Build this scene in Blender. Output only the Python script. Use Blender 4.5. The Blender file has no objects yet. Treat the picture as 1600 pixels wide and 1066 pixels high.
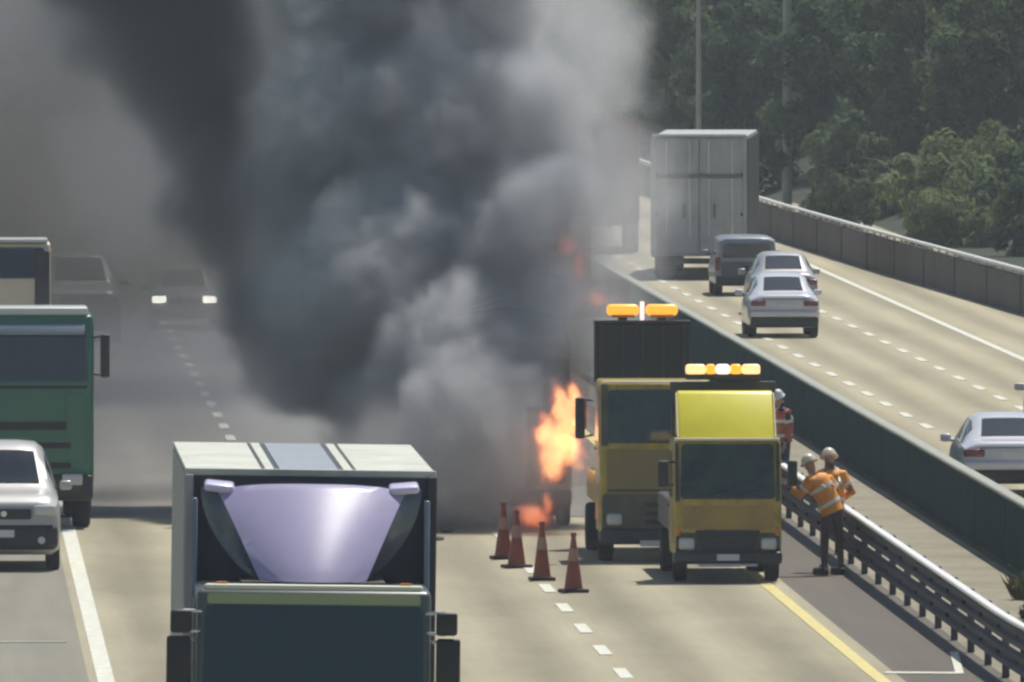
import bpy, bmesh, math, random
from mathutils import Vector, Matrix
R = math.radians
random.seed(7)
scene = bpy.context.scene
COL = scene.collection

# ---------------------------------------------------------------- camera
CAM_H = 11.5
cam = bpy.data.cameras.new('camera'); cam_ob = bpy.data.objects.new('camera', cam); COL.objects.link(cam_ob)
cam.sensor_width = 36.0
cam.lens = 36.0 * 27000 / 1600
cam.clip_start = 5.0; cam.clip_end = 6000.0
cam_ob.location = (0, 0, CAM_H)
cam_ob.rotation_euler = (R(90 - 1.5763), 0, R(-2.0153))
scene.camera = cam_ob

# ---------------------------------------------------------------- sky and sun
SUN_EL, SUN_AZ = 62.0, 26.0          # azimuth clockwise from +Y (straight down the road)
world = bpy.data.worlds.new('World'); scene.world = world; world.use_nodes = True
wn = world.node_tree.nodes; wl = world.node_tree.links
bg = wn['Background']; sky = wn.new('ShaderNodeTexSky'); sky.sky_type = 'NISHITA'
sky.sun_disc = False; sky.sun_elevation = R(SUN_EL); sky.sun_rotation = R(SUN_AZ)
sky.air_density = 1.0; sky.dust_density = 0.6; sky.ozone_density = 1.0
wl.new(sky.outputs[0], bg.inputs[0]); bg.inputs[1].default_value = 0.075
sun = bpy.data.lights.new('sun', 'SUN'); sun_ob = bpy.data.objects.new('sun', sun); COL.objects.link(sun_ob)
sun.energy = 4.4; sun.angle = R(0.53); sun.color = (1.0, 0.965, 0.90)
to_sun = Vector((math.cos(R(SUN_EL)) * math.sin(R(SUN_AZ)), math.cos(R(SUN_EL)) * math.cos(R(SUN_AZ)), math.sin(R(SUN_EL))))
sun_ob.rotation_euler = (-to_sun).to_track_quat('-Z', 'Y').to_euler()
sun_ob.location = (20, 300, 60)

# ---------------------------------------------------------------- render settings
vs = scene.view_settings
vs.view_transform = 'Standard'; vs.look = 'None'; vs.exposure = 0.0; vs.gamma = 1.0; vs.use_curve_mapping = False
scene.render.engine = 'CYCLES'
cy = scene.cycles
cy.use_denoising = True
cy.use_adaptive_sampling = True; cy.adaptive_threshold = 0.06
cy.max_bounces = 6; cy.volume_bounces = 3; cy.transparent_max_bounces = 12
cy.volume_step_rate = 2.0; cy.volume_max_steps = 512
cy.sample_clamp_indirect = 4.0
cy.filter_width = 2.6

# ================================================================ helpers
def link(o, parent=None):
    COL.objects.link(o)
    if parent is not None:
        o.parent = parent
    return o

def tag(o, label=None, cat=None, group=None, kind=None):
    if label: o['label'] = label
    if cat: o['category'] = cat
    if group: o['group'] = group
    if kind: o['kind'] = kind
    return o

def thing(name, loc, label, cat, group=None, rz=0.0, ry=0.0):
    o = bpy.data.objects.new(name, None); COL.objects.link(o)
    o.location = loc; o.rotation_euler = (0, ry, rz); o.empty_display_size = 0.3
    return tag(o, label, cat, group)

def copy_tree(o, parent=None):
    c = o.copy(); COL.objects.link(c); c.parent = parent
    for ch in list(o.children):
        copy_tree(ch, c)
    return c

def obj(name, bm, mat, parent=None, smooth=False, loc=None):
    me = bpy.data.meshes.new(name)
    bm.normal_update()
    if smooth:
        for f in bm.faces: f.smooth = True
    bm.to_mesh(me); bm.free()
    me.materials.append(mat)
    if smooth:
        try: me.set_sharp_from_angle(angle=R(38))
        except Exception: pass
    o = bpy.data.objects.new(name, me)
    if loc is not None: o.location = loc
    return link(o, parent)

def inst(name, me, parent, loc=(0, 0, 0), rot=(0, 0, 0), scale=(1, 1, 1)):
    o = bpy.data.objects.new(name, me); o.location = loc; o.rotation_euler = rot; o.scale = scale
    return link(o, parent)

def _bev(bm, geom, w, seg):
    if w > 0:
        bmesh.ops.bevel(bm, geom=geom, offset=w, segments=seg, profile=0.5, affect='EDGES', clamp_overlap=True)

def add_box(bm, c, s, bev=0.0, seg=2, rot=None):
    t = bmesh.new()
    bmesh.ops.create_cube(t, size=1.0)
    for v in t.verts: v.co = Vector((v.co.x * s[0], v.co.y * s[1], v.co.z * s[2]))
    _bev(t, t.edges[:], bev, seg)
    m = Matrix.Translation(Vector(c))
    if rot is not None: m = m @ rot
    t.transform(m)
    me = bpy.data.meshes.new('t'); t.to_mesh(me); t.free(); bm.from_mesh(me); bpy.data.meshes.remove(me)
    return bm

def box(c, s, bev=0.0, seg=2, rot=None):
    return add_box(bmesh.new(), c, s, bev, seg, rot)

def add_cyl(bm, p0, p1, r0, r1=None, n=20, bev=0.0):
    if r1 is None: r1 = r0
    p0 = Vector(p0); p1 = Vector(p1); d = p1 - p0
    t = bmesh.new()
    bmesh.ops.create_cone(t, cap_ends=True, cap_tris=False, segments=n, radius1=r0, radius2=r1, depth=d.length)
    if bev > 0:
        es = [e for e in t.edges if len(e.link_faces) == 2 and any(len(f.verts) > 4 for f in e.link_faces)]
        _bev(t, es, bev, 2)
    q = Vector((0, 0, 1)).rotation_difference(d.normalized())
    t.transform(Matrix.Translation((p0 + p1) / 2) @ q.to_matrix().to_4x4())
    me = bpy.data.meshes.new('t'); t.to_mesh(me); t.free(); bm.from_mesh(me); bpy.data.meshes.remove(me)
    return bm

def cyl(p0, p1, r0, r1=None, n=20, bev=0.0):
    return add_cyl(bmesh.new(), p0, p1, r0, r1, n, bev)

def prism_x(prof, x0, x1, bev=0.0, seg=3):
    """closed (y,z) profile extruded along x, edges rounded"""
    bm = bmesh.new()
    a = [bm.verts.new((x0, y, z)) for y, z in prof]; b = [bm.verts.new((x1, y, z)) for y, z in prof]
    n = len(prof)
    bm.faces.new(a[::-1]); bm.faces.new(b)
    for i in range(n): bm.faces.new((a[i], a[(i + 1) % n], b[(i + 1) % n], b[i]))
    bmesh.ops.recalc_face_normals(bm, faces=bm.faces[:])
    _bev(bm, bm.edges[:], bev, seg)
    return bm

def rrect(x0, x1, z0, z1, r, n=4, taper=0.0):
    pts = []
    for cx, cz, a0 in ((x1 - r, z0 + r, -90), (x1 - r, z1 - r, 0), (x0 + r, z1 - r, 90), (x0 + r, z0 + r, 180)):
        for k in range(n + 1):
            a = R(a0 + 90 * k / n); x = cx + r * math.cos(a); z = cz + r * math.sin(a)
            f = 1 - taper * (z - z0) / max(1e-6, z1 - z0)
            xm = (x0 + x1) / 2
            pts.append((xm + (x - xm) * f, z))
    return pts

def slab(pts, o, u, v, th):
    """polygon pts (in u,v) made a thin solid whose outer face points along u x v ... th thick outwards"""
    o = Vector(o); u = Vector(u).normalized(); v = Vector(v).normalized(); n = u.cross(v)
    bm = bmesh.new()
    a = [bm.verts.new(o + u * p + v * q) for p, q in pts]; b = [bm.verts.new(o + u * p + v * q + n * th) for p, q in pts]
    k = len(pts)
    bm.faces.new(a[::-1]); bm.faces.new(b)
    for i in range(k): bm.faces.new((a[i], a[(i + 1) % k], b[(i + 1) % k], b[i]))
    bmesh.ops.recalc_face_normals(bm, faces=bm.faces[:])
    return bm

def front_panel(x0, x1, z0, z1, y, r=0.03, th=0.02, taper=0.0):
    """rounded plate on a vertical front face (facing -Y)"""
    return slab(rrect(x0, x1, z0, z1, r, taper=taper), (0, y, 0), (1, 0, 0), (0, 0, 1), th)

def tube(path, r, n=8):
    bm = bmesh.new(); rings = []
    path = [Vector(p) for p in path]
    for i, p in enumerate(path):
        d = (path[min(i + 1, len(path) - 1)] - path[max(i - 1, 0)]).normalized()
        up = Vector((0, 0, 1)) if abs(d.z) < 0.9 else Vector((1, 0, 0))
        a = d.cross(up).normalized(); b = a.cross(d)
        rr = r[i] if isinstance(r, (list, tuple)) else r
        rings.append([bm.verts.new(p + (a * math.cos(2 * math.pi * k / n) + b * math.sin(2 * math.pi * k / n)) * rr) for k in range(n)])
    for q in range(len(rings) - 1):
        for k in range(n): bm.faces.new((rings[q][k], rings[q][(k + 1) % n], rings[q + 1][(k + 1) % n], rings[q + 1][k]))
    bm.faces.new(rings[0][::-1]); bm.faces.new(rings[-1])
    bmesh.ops.recalc_face_normals(bm, faces=bm.faces[:])
    return bm

# ================================================================ materials
MATS = {}
def mat(name, col, rough=0.5, metal=0.0, var=0.0, vscale=3.0, bump=0.0, bscale=40.0, coat=0.0, spec=0.5, emit=None, estr=0.0, dirt=None, dscale=1.5, damt=0.5, stretch=(1, 1, 1)):
    if name in MATS: return MATS[name]
    m = bpy.data.materials.new(name); m.use_nodes = True
    nt = m.node_tree; N = nt.nodes; L = nt.links; b = N['Principled BSDF']
    b.inputs['Base Color'].default_value = (*col, 1); b.inputs['Roughness'].default_value = rough
    b.inputs['Metallic'].default_value = metal; b.inputs['Coat Weight'].default_value = coat
    b.inputs['Coat Roughness'].default_value = 0.06; b.inputs['Specular IOR Level'].default_value = spec
    if emit:
        b.inputs['Emission Color'].default_value = (*emit, 1); b.inputs['Emission Strength'].default_value = estr
    if var > 0 or bump > 0 or dirt:
        tc = N.new('ShaderNodeTexCoord'); mp = N.new('ShaderNodeMapping'); mp.inputs['Scale'].default_value = stretch
        L.new(tc.outputs['Object'], mp.inputs['Vector'])
        last = None
        if var > 0:
            n1 = N.new('ShaderNodeTexNoise'); n1.inputs['Scale'].default_value = vscale; n1.inputs['Detail'].default_value = 6; n1.inputs['Roughness'].default_value = 0.62
            L.new(mp.outputs[0], n1.inputs['Vector'])
            r = N.new('ShaderNodeMapRange'); r.inputs['From Min'].default_value = 0.3; r.inputs['From Max'].default_value = 0.7
            r.inputs['To Min'].default_value = 1 - var; r.inputs['To Max'].default_value = 1 + var
            L.new(n1.outputs['Fac'], r.inputs['Value'])
            mx = N.new('ShaderNodeMix'); mx.data_type = 'RGBA'; mx.blend_type = 'MULTIPLY'; mx.inputs[0].default_value = 1
            mx.inputs[6].default_value = (*col, 1); L.new(r.outputs[0], mx.inputs[7]); last = mx.outputs[2]
        if dirt:
            n2 = N.new('ShaderNodeTexNoise'); n2.inputs['Scale'].default_value = dscale; n2.inputs['Detail'].default_value = 8; n2.inputs['Roughness'].default_value = 0.7
            L.new(mp.outputs[0], n2.inputs['Vector'])
            r2 = N.new('ShaderNodeMapRange'); r2.inputs['From Min'].default_value = 0.45; r2.inputs['From Max'].default_value = 0.72
            r2.inputs['To Max'].default_value = damt; L.new(n2.outputs['Fac'], r2.inputs['Value'])
            m2 = N.new('ShaderNodeMix'); m2.data_type = 'RGBA'; L.new(r2.outputs[0], m2.inputs[0])
            if last: L.new(last, m2.inputs[6])
            else: m2.inputs[6].default_value = (*col, 1)
            m2.inputs[7].default_value = (*dirt, 1); last = m2.outputs[2]
        if last: L.new(last, b.inputs['Base Color'])
        if bump > 0:
            n3 = N.new('ShaderNodeTexNoise'); n3.inputs['Scale'].default_value = bscale; n3.inputs['Detail'].default_value = 5
            L.new(mp.outputs[0], n3.inputs['Vector']); bp = N.new('ShaderNodeBump'); bp.inputs['Strength'].default_value = bump; bp.inputs['Distance'].default_value = 0.02
            L.new(n3.outputs['Fac'], bp.inputs['Height']); L.new(bp.outputs[0], b.inputs['Normal'])
    MATS[name] = m
    return m

def pavement_mat(name, col, track_amt=0.18, lane0=2.8, lanew=3.66, patch=0.12):
    m = bpy.data.materials.new(name); m.use_nodes = True; nt = m.node_tree; N = nt.nodes; L = nt.links; b = N['Principled BSDF']
    b.inputs['Roughness'].default_value = 0.85; b.inputs['Specular IOR Level'].default_value = 0.3
    tc = N.new('ShaderNodeTexCoord'); sx = N.new('ShaderNodeSeparateXYZ'); L.new(tc.outputs['Object'], sx.inputs[0])
    # wheel tracks: two per lane, along the road
    s1 = N.new('ShaderNodeMath'); s1.operation = 'SUBTRACT'; L.new(sx.outputs[0], s1.inputs[0]); s1.inputs[1].default_value = lane0
    d1 = N.new('ShaderNodeMath'); d1.operation = 'MULTIPLY'; L.new(s1.outputs[0], d1.inputs[0]); d1.inputs[1].default_value = 2 * math.pi * 2 / lanew
    c1 = N.new('ShaderNodeMath'); c1.operation = 'COSINE'; L.new(d1.outputs[0], c1.inputs[0])
    def noise(scale, det, stretch):
        mp = N.new('ShaderNodeMapping'); mp.inputs['Scale'].default_value = stretch; L.new(tc.outputs['Object'], mp.inputs[0])
        n = N.new('ShaderNodeTexNoise'); n.inputs['Scale'].default_value = scale; n.inputs['Detail'].default_value = det; n.inputs['Roughness'].default_value = 0.65
        L.new(mp.outputs[0], n.inputs['Vector']); return n.outputs['Fac']
    def rng(sock, a, bb, lo, hi):
        r = N.new('ShaderNodeMapRange'); r.inputs['From Min'].default_value = a; r.inputs['From Max'].default_value = bb
        r.inputs['To Min'].default_value = lo; r.inputs['To Max'].default_value = hi; L.new(sock, r.inputs['Value']); return r.outputs[0]
    def mul(a, c):
        q = N.new('ShaderNodeMath'); q.operation = 'MULTIPLY'; L.new(a, q.inputs[0]); L.new(c, q.inputs[1]); return q.outputs[0]
    streak = noise(1.6, 5, (1, 0.03, 1)); patchn = noise(0.25, 6, (1, 0.25, 1)); grain = noise(9, 4, (1, 0.5, 1))
    tr = rng(c1.outputs[0], -1, 1, 1 - track_amt, 1.0)
    f = mul(mul(tr, rng(streak, 0.3, 0.7, 0.86, 1.06)), mul(rng(patchn, 0.3, 0.7, 1 - patch, 1 + patch * 0.5), rng(grain, 0.3, 0.7, 0.93, 1.06)))
    mx = N.new('ShaderNodeMix'); mx.data_type = 'RGBA'; mx.blend_type = 'MULTIPLY'; mx.inputs[0].default_value = 1
    mx.inputs[6].default_value = (*col, 1); L.new(f, mx.inputs[7]); L.new(mx.outputs[2], b.inputs['Base Color'])
    bp = N.new('ShaderNodeBump'); bp.inputs['Strength'].default_value = 0.35; bp.inputs['Distance'].default_value = 0.02
    L.new(noise(25, 4, (1, 1, 1)), bp.inputs['Height']); L.new(bp.outputs[0], b.inputs['Normal'])
    return m

M_CONC = pavement_mat('pale_pavement', (0.44, 0.39, 0.262), 0.34, patch=0.24)
M_SHLD = pavement_mat('shoulder_pavement', (0.27, 0.25, 0.195), 0.05)
M_ASPH = pavement_mat('old_asphalt', (0.20, 0.185, 0.155))
M_ROAD2 = pavement_mat('far_pavement', (0.47, 0.415, 0.275), 0.28, 20.9, 2.8)
M_MED = mat('median_soil', (0.30, 0.265, 0.19), 0.95, var=0.25, vscale=6, dirt=(0.15, 0.14, 0.08), dscale=0.35, damt=0.7)
M_WPAINT = mat('white_road_paint', (0.72, 0.72, 0.60), 0.7, var=0.12, vscale=4, dirt=(0.4, 0.36, 0.26), damt=0.85, dscale=3.5)
M_YPAINT = mat('yellow_road_paint', (0.70, 0.58, 0.20), 0.7, var=0.12, vscale=4, dirt=(0.4, 0.36, 0.25), damt=0.6, dscale=2.5)
M_GROUND = mat('dry_grass_ground', (0.11, 0.12, 0.05), 0.95, var=0.4, vscale=0.3)
M_HILL = mat('hill_undergrowth', (0.028, 0.038, 0.018), 0.95, var=0.5, vscale=0.5, bump=1.0, bscale=1.5)
M_BARR = mat('dark_green_barrier', (0.016, 0.054, 0.058), 0.9, spec=0.05, var=0.25, vscale=1.2, dirt=(0.022, 0.032, 0.032), dscale=0.9, damt=0.5)  # mottled dark green base for barrier panels, posts and foot
M_COPE = mat('pale_coping_concrete', (0.36, 0.37, 0.31), 0.85, var=0.2, vscale=2)
M_WALL = mat('weathered_concrete', (0.14, 0.125, 0.115), 0.95, spec=0.1, var=0.22, vscale=1.1, dirt=(0.075, 0.07, 0.06), dscale=0.55, damt=0.75, stretch=(1, 1, 0.4))
M_RAIL = mat('galvanised_steel', (0.80, 0.80, 0.76), 0.5, 0.1, var=0.1, vscale=3, dirt=(0.3, 0.27, 0.22), damt=0.4)
M_RAILF = mat('shaded_rail_steel', (0.075, 0.077, 0.09), 0.75, 0.0, spec=0.15, var=0.2, vscale=2, dirt=(0.09, 0.075, 0.06), damt=0.6)  # rail face and posts: their shade is put into the dark base colour
M_INNER = pavement_mat('shaded_inner_pavement', (0.15, 0.13, 0.105), 0.05)  # brownish pavement, darkened in its colour for the rail's shadow
M_TYRE = mat('tyre_rubber', (0.018, 0.018, 0.02), 0.85, var=0.2)
M_RIM = mat('wheel_steel', (0.35, 0.35, 0.36), 0.4, 0.7)
M_GLASS = mat('dark_glass', (0.014, 0.02, 0.028), 0.06, spec=0.6, coat=0.5)
M_BLACK = mat('black_plastic', (0.022, 0.023, 0.026), 0.55, var=0.15)
M_DARKST = mat('dark_steel', (0.05, 0.052, 0.058), 0.5, 0.3, var=0.2)
M_CHROME = mat('bright_steel', (0.75, 0.75, 0.74), 0.25, 0.9)
M_PLATE = mat('plate_white', (0.7, 0.7, 0.7), 0.5)
M_REDL = mat('red_lens', (0.16, 0.016, 0.02), 0.2, coat=0.5)
M_CLEARL = mat('clear_lens', (0.6, 0.6, 0.58), 0.12, coat=1.0)
M_AMBL = mat('amber_lens', (0.6, 0.22, 0.02), 0.2, coat=0.5)
M_AMBER = mat('amber_lamp_lit', (0.9, 0.45, 0.05), 0.3, emit=(1.0, 0.42, 0.04), estr=1.1)
M_AMBER2 = mat('pale_amber_lamp_lit', (0.9, 0.6, 0.3), 0.3, emit=(1.0, 0.62, 0.3), estr=1.2)
M_WLAMP = mat('pale_pink_lamp_lit', (0.9, 0.7, 0.75), 0.3, emit=(1.0, 0.72, 0.72), estr=1.3)
M_HEADON = mat('headlamp_lit', (0.9, 0.9, 0.85), 0.2, emit=(1.0, 0.97, 0.85), estr=14.0)
M_WHITEP = mat('white_car_paint', (0.72, 0.71, 0.74), 0.3, coat=0.7, var=0.04)
M_SILVER = mat('silver_car_paint', (0.46, 0.45, 0.42), 0.45, 0.1, coat=0.6, var=0.05)
M_YELL = mat('yellow_truck_paint', (0.50, 0.36, 0.04), 0.4, coat=0.3, var=0.12, dirt=(0.10, 0.085, 0.045), dscale=2.4, damt=0.85)
M_YBRIGHT = mat('lemon_truck_paint', (0.88, 0.78, 0.03), 0.35, coat=0.3, var=0.05)
M_YEDGE = mat('cream_trim', (0.85, 0.75, 0.5), 0.4)
M_GREEN = mat('green_truck_paint', (0.030, 0.17, 0.11), 0.4, coat=0.4, var=0.1, dirt=(0.06, 0.09, 0.06), damt=0.5)
M_CREAM = mat('cream_truck_paint', (0.82, 0.70, 0.52), 0.5, var=0.08, dirt=(0.3, 0.27, 0.2), damt=0.4)
M_GREYP = mat('grey_van_paint', (0.30, 0.31, 0.30), 0.4, coat=0.3, var=0.08)
M_BLUEG = mat('blue_grey_van_paint', (0.25, 0.27, 0.31), 0.4, coat=0.4, var=0.06)
M_BOXW = mat('trailer_white', (0.46, 0.47, 0.47), 0.55, var=0.08, dirt=(0.2, 0.2, 0.2), dscale=1.2, damt=0.5, stretch=(2, 1, 0.5))
M_LAV = mat('white_paint_lavender_sheen', (0.74, 0.68, 0.92), 0.36, coat=1.0, var=0.03)  # glossy white deflector; the lavender sky sheen is put into its base colour
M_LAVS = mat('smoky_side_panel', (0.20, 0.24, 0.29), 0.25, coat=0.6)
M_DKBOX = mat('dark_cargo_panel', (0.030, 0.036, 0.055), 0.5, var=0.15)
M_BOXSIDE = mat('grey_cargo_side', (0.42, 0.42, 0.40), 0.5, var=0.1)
M_ROOFC = mat('cream_roof_sheet', (0.62, 0.63, 0.52), 0.55, var=0.14, vscale=2.5, dirt=(0.35, 0.34, 0.27), damt=0.5)
M_ROOFB = mat('blue_grey_roof_sheet', (0.30, 0.33, 0.36), 0.5, var=0.14, vscale=2.5)
M_CHAR = mat('charred_metal', (0.035, 0.03, 0.027), 0.85, var=0.5, vscale=2.5, dirt=(0.20, 0.17, 0.15), dscale=1.6, damt=0.6)
M_SCORCH = mat('scorched_white_paint', (0.42, 0.41, 0.39), 0.7, var=0.3, vscale=2, dirt=(0.05, 0.045, 0.04), dscale=1.0, damt=0.95)

# ================================================================ the setting
def gz(y):
    """height of the road: level far out, climbing a gentle crest towards the camera"""
    t = min(1.0, max(0.0, (246 - y) / 64)); return 1.0 * t * t * (3 - 2 * t)

def ysteps(y0, y1):
    ys = [y0]; y = y0
    while y < y1:
        y += 3.0 if y < 260 else 20.0
        ys.append(min(y, y1))
    return ys

def strip(name, xs, y0, y1, z, m, parent=None, dx=None):
    """a sheet between x = xs[0] and xs[1] following the road's height"""
    bm = bmesh.new(); prev = None
    for y in ysteps(y0, y1):
        o = dx(y) if dx else 0
        row = [bm.verts.new((x + o, y, gz(y) + z)) for x in xs]
        if prev:
            for i in range(len(xs) - 1): bm.faces.new((prev[i], prev[i + 1], row[i + 1], row[i]))
        prev = row
    o = obj(name, bm, m, parent)
    if parent is None: o['kind'] = 'structure'
    return o

bm = bmesh.new()
prev = None
for y in [-300, 0, 150] + ysteps(170, 280) + [400, 600, 900, 1500, 4000]:
    row = [bm.verts.new((x, y, gz(y) - 0.06)) for x in (-900, -60, -10, 40, 110, 900)]
    if prev:
        for i in range(5): bm.faces.new((prev[i], prev[i + 1], row[i + 1], row[i]))
    prev = row
tag(obj('ground', bm, M_GROUND), kind='structure')
JOINT_Y = 304.5
road = strip('carriageway', (2.60, 8, 14.1), 150, JOINT_Y, 0.0, M_CONC)
asph = strip('asphalt_carriageway', (2.60, 8, 14.1), JOINT_Y + 0.9, 1500, 0.0, M_ASPH)
shld = strip('shoulder', (-3.0, 2.60), 150, 1500, 0.0, M_SHLD)
inner = strip('inner_shoulder', (14.1, 15.6), 150, 1500, 0.0, M_INNER)
med = strip('median_strip', (15.6, 18.0), 150, 1500, 0.004, M_MED)
road2 = strip('opposite_carriageway', (18.4, 22, 26.0, 31.0), 150, 1500, 0.0, M_ROAD2)

# bridge joint across the oncoming lanes: pale concrete nosing with a dark steel gap
jn = obj('joint_nosing', box((8.6, JOINT_Y + 0.45, 0.004), (12.0, 0.88, 0.02)), M_COPE, road)
obj('joint_gap', box((8.6, JOINT_Y + 0.35, 0.012), (12.0, 0.22, 0.02)), M_BLACK, road)
obj('shoulder_joint', box((-0.4, 255.8, 0.008), (5.6, 0.35, 0.006)), M_COPE, shld)

# painted lines
strip('edge_line', (2.72, 2.96), 150, 900, 0.008, M_WPAINT, road)
strip('yellow_edge_line', (13.68, 13.88), 150, 900, 0.008, M_YPAINT, road)
strip('outer_edge_line', (25.95, 26.15), 150, 700, 0.008, M_WPAINT, road2)
def dash_mesh(w, l):
    b = box((0, 0, 0), (w, l, 0.006)); me = bpy.data.meshes.new('lane_dash'); b.to_mesh(me); b.free(); me.materials.append(M_WPAINT); return me
dm = dash_mesh(0.19, 3.0)
for x in (6.55, 10.22):
    for k in range(34):
        y = 238.3 + 7.25 * k
        if y > 262 or True:
            inst('lane_dash', dm, road if y < JOINT_Y else asph, (x, y, gz(y) + 0.008))
for x, ph in ((20.95, 3.0), (23.65, 0.0)):
    for k in range(30):
        y = 300 + ph + 7.25 * k; inst('lane_dash', dm, road2, (x, y, 0.008))
# painted outline on the inner shoulder by the yellow line
bm = bmesh.new()
def add_line(bm, a, b, w, z):
    a = Vector((*a, 0)); b = Vector((*b, 0)); d = (b - a).normalized(); n = Vector((-d.y, d.x, 0)) * w / 2
    vs_ = [bm.verts.new((p.x, p.y, gz(p.y) + z)) for p in (a + n, b + n, b - n, a - n)]; bm.faces.new(vs_)
add_line(bm, (13.95, 245.6), (15.0, 245.4), 0.5, 0.012)
obj('shoulder_mark', bm, M_WPAINT, inner)
bm = bmesh.new(); add_line(bm, (15.0, 245.2), (15.33, 252.0), 0.12, 0.012); obj('shoulder_mark', bm, M_WPAINT, inner)

# ---- median barrier: dark green panels with a pale coping
bar = thing('median_barrier', (18.2, 0, 0), 'long dark green median barrier with pale coping between the carriageways', 'barrier')
pl = 3.96
for name, s, zc, m_ in (('barrier_panel', (0.16, pl, 1.06), 0.55, M_BARR), ('coping', (0.22, pl + 0.02, 0.07), 1.12, M_COPE)):
    b = box((0, 0, 0), s, 0.012 if name == 'barrier_panel' else 0.02, 1); me = bpy.data.meshes.new(name); b.to_mesh(me); b.free(); me.materials.append(m_)
    for k in range(70):
        y = 202 + 4.0 * k; inst(name, me, bar, (random.uniform(-.006, .006), y, gz(y) + zc))
b = box((0, 0, 0), (0.17, 0.06, 1.08), 0.01, 1); me = bpy.data.meshes.new('barrier_post'); b.to_mesh(me); b.free(); me.materials.append(M_BARR)
for k in range(71):
    y = 200 + 4.0 * k; inst('barrier_post', me, bar, (0.0, y, gz(y) + 0.54))
obj('barrier_foot', box((0, 700, 0.3), (0.2, 437, 0.6)), M_BARR, bar)

# ---- steel guard rail on the median edge
gr = thing('guard_rail', (15.5, 0, 0), 'galvanised steel guard rail along the inner shoulder', 'guard rail')
prof = [(0.00, -0.16), (-0.06, -0.12), (-0.06, -0.05), (0.0, -0.015), (0.0, 0.015), (-0.06, 0.05), (-0.06, 0.12), (0.0, 0.16), (0.012, 0.155), (-0.045, 0.12), (-0.045, 0.05), (0.015, 0.0), (-0.045, -0.05), (-0.045, -0.12), (0.012, -0.155)]
def rail_mesh(l):
    bm = bmesh.new(); a = [bm.verts.new((x, -l / 2, z)) for x, z in prof]; b = [bm.verts.new((x, l / 2, z)) for x, z in prof]; n = len(prof)
    for i in range(n): bm.faces.new((a[i], a[(i + 1) % n], b[(i + 1) % n], b[i]))
    bm.faces.new(a); bm.faces.new(b[::-1]); bmesh.ops.recalc_face_normals(bm, faces=bm.faces[:])
    me = bpy.data.meshes.new('rail_beam'); bm.to_mesh(me); bm.free(); me.materials.append(M_RAILF); return me
rm = rail_mesh(4.0)
b = box((0, 0, 0), (0.13, 4.0, 0.06), 0.015, 1); rtm = bpy.data.meshes.new('rail_cap'); b.to_mesh(rtm); b.free(); rtm.materials.append(M_RAIL)  # pale cap paints the bright lit line along the rail top
b = box((0, 0, 0), (0.10, 0.12, 0.95), 0.01, 1); pm = bpy.data.meshes.new('rail_post'); b.to_mesh(pm); b.free(); pm.materials.append(M_RAILF)
for k in range(60):
    y = 202 + 4.0 * k
    ang = (gz(y + 2) - gz(y - 2)) / 4.0
    inst('rail_beam', rm, gr, (0, y, gz(y) + 0.74), (math.atan(ang), 0, 0))
    inst('rail_beam', rm, gr, (0, y, gz(y) + 0.38), (math.atan(ang), 0, 0))
    inst('rail_cap', rtm, gr, (-0.02, y, gz(y) + 0.93), (math.atan(ang), 0, 0))
    inst('rail_post', pm, gr, (0.08, y - 2, gz(y - 2) + 0.46))

# ---- parapet wall on the far right with a bright top rail
WPTS = [(24.6, 760), (25.6, 640), (26.35, 575), (26.9, 530), (27.75, 485), (28.75, 443), (29.9, 400), (31.0, 350)]
def wall_x(y):
    for (xa, ya), (xb, yb) in zip(WPTS, WPTS[1:]):
        if yb <= y <= ya: return xa + (xb - xa) * (ya - y) / (ya - yb)
    return WPTS[0][0] if y > WPTS[0][1] else WPTS[-1][0]
wall = thing('parapet_wall', (0, 0, 0), 'weathered grey concrete parapet wall with bright steel rail below the trees', 'wall')
b = box((0, 0, 0), (0.25, 4.95, 0.98), 0.02, 1); wme = bpy.data.meshes.new('wall_panel'); b.to_mesh(wme); b.free(); wme.materials.append(M_WALL)
b = box((0, 0, 0), (0.14, 5.02, 0.085), 0.03, 2); tme = bpy.data.meshes.new('top_rail'); b.to_mesh(tme); b.free(); tme.materials.append(M_RAIL)
b = box((0, 0, 0), (0.30, 0.10, 1.0), 0.01, 1); jme = bpy.data.meshes.new('wall_pilaster'); b.to_mesh(jme); b.free(); jme.materials.append(M_WALL)
for k in range(60):
    y = 380 + 5.0 * k; x = wall_x(y); a = math.atan2(wall_x(y + 2.5) - wall_x(y - 2.5), 5.0)
    inst('wall_panel', wme, wall, (x, y, 0.49), (0, 0, -a)); inst('top_rail', tme, wall, (x - 0.04, y, 1.12), (0, 0, -a))
    if k % 2: inst('wall_pilaster', jme, wall, (wall_x(y - 2.5) - 0.02, y - 2.5, 0.5), (0, 0, -a))
    for dy in (-1.25, 1.25):
        inst('rail_stub', bpy.data.meshes.get('rail_stub') or (lambda: (lambda bb, mm: (bb.to_mesh(mm), bb.free(), mm.materials.append(M_RAIL), mm)[-1])(box((0, 0, 0), (0.06, 0.06, 0.16)), bpy.data.meshes.new('rail_stub')))(), wall, (wall_x(y + dy) - 0.03, y + dy, 1.03), (0, 0, -a))

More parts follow.
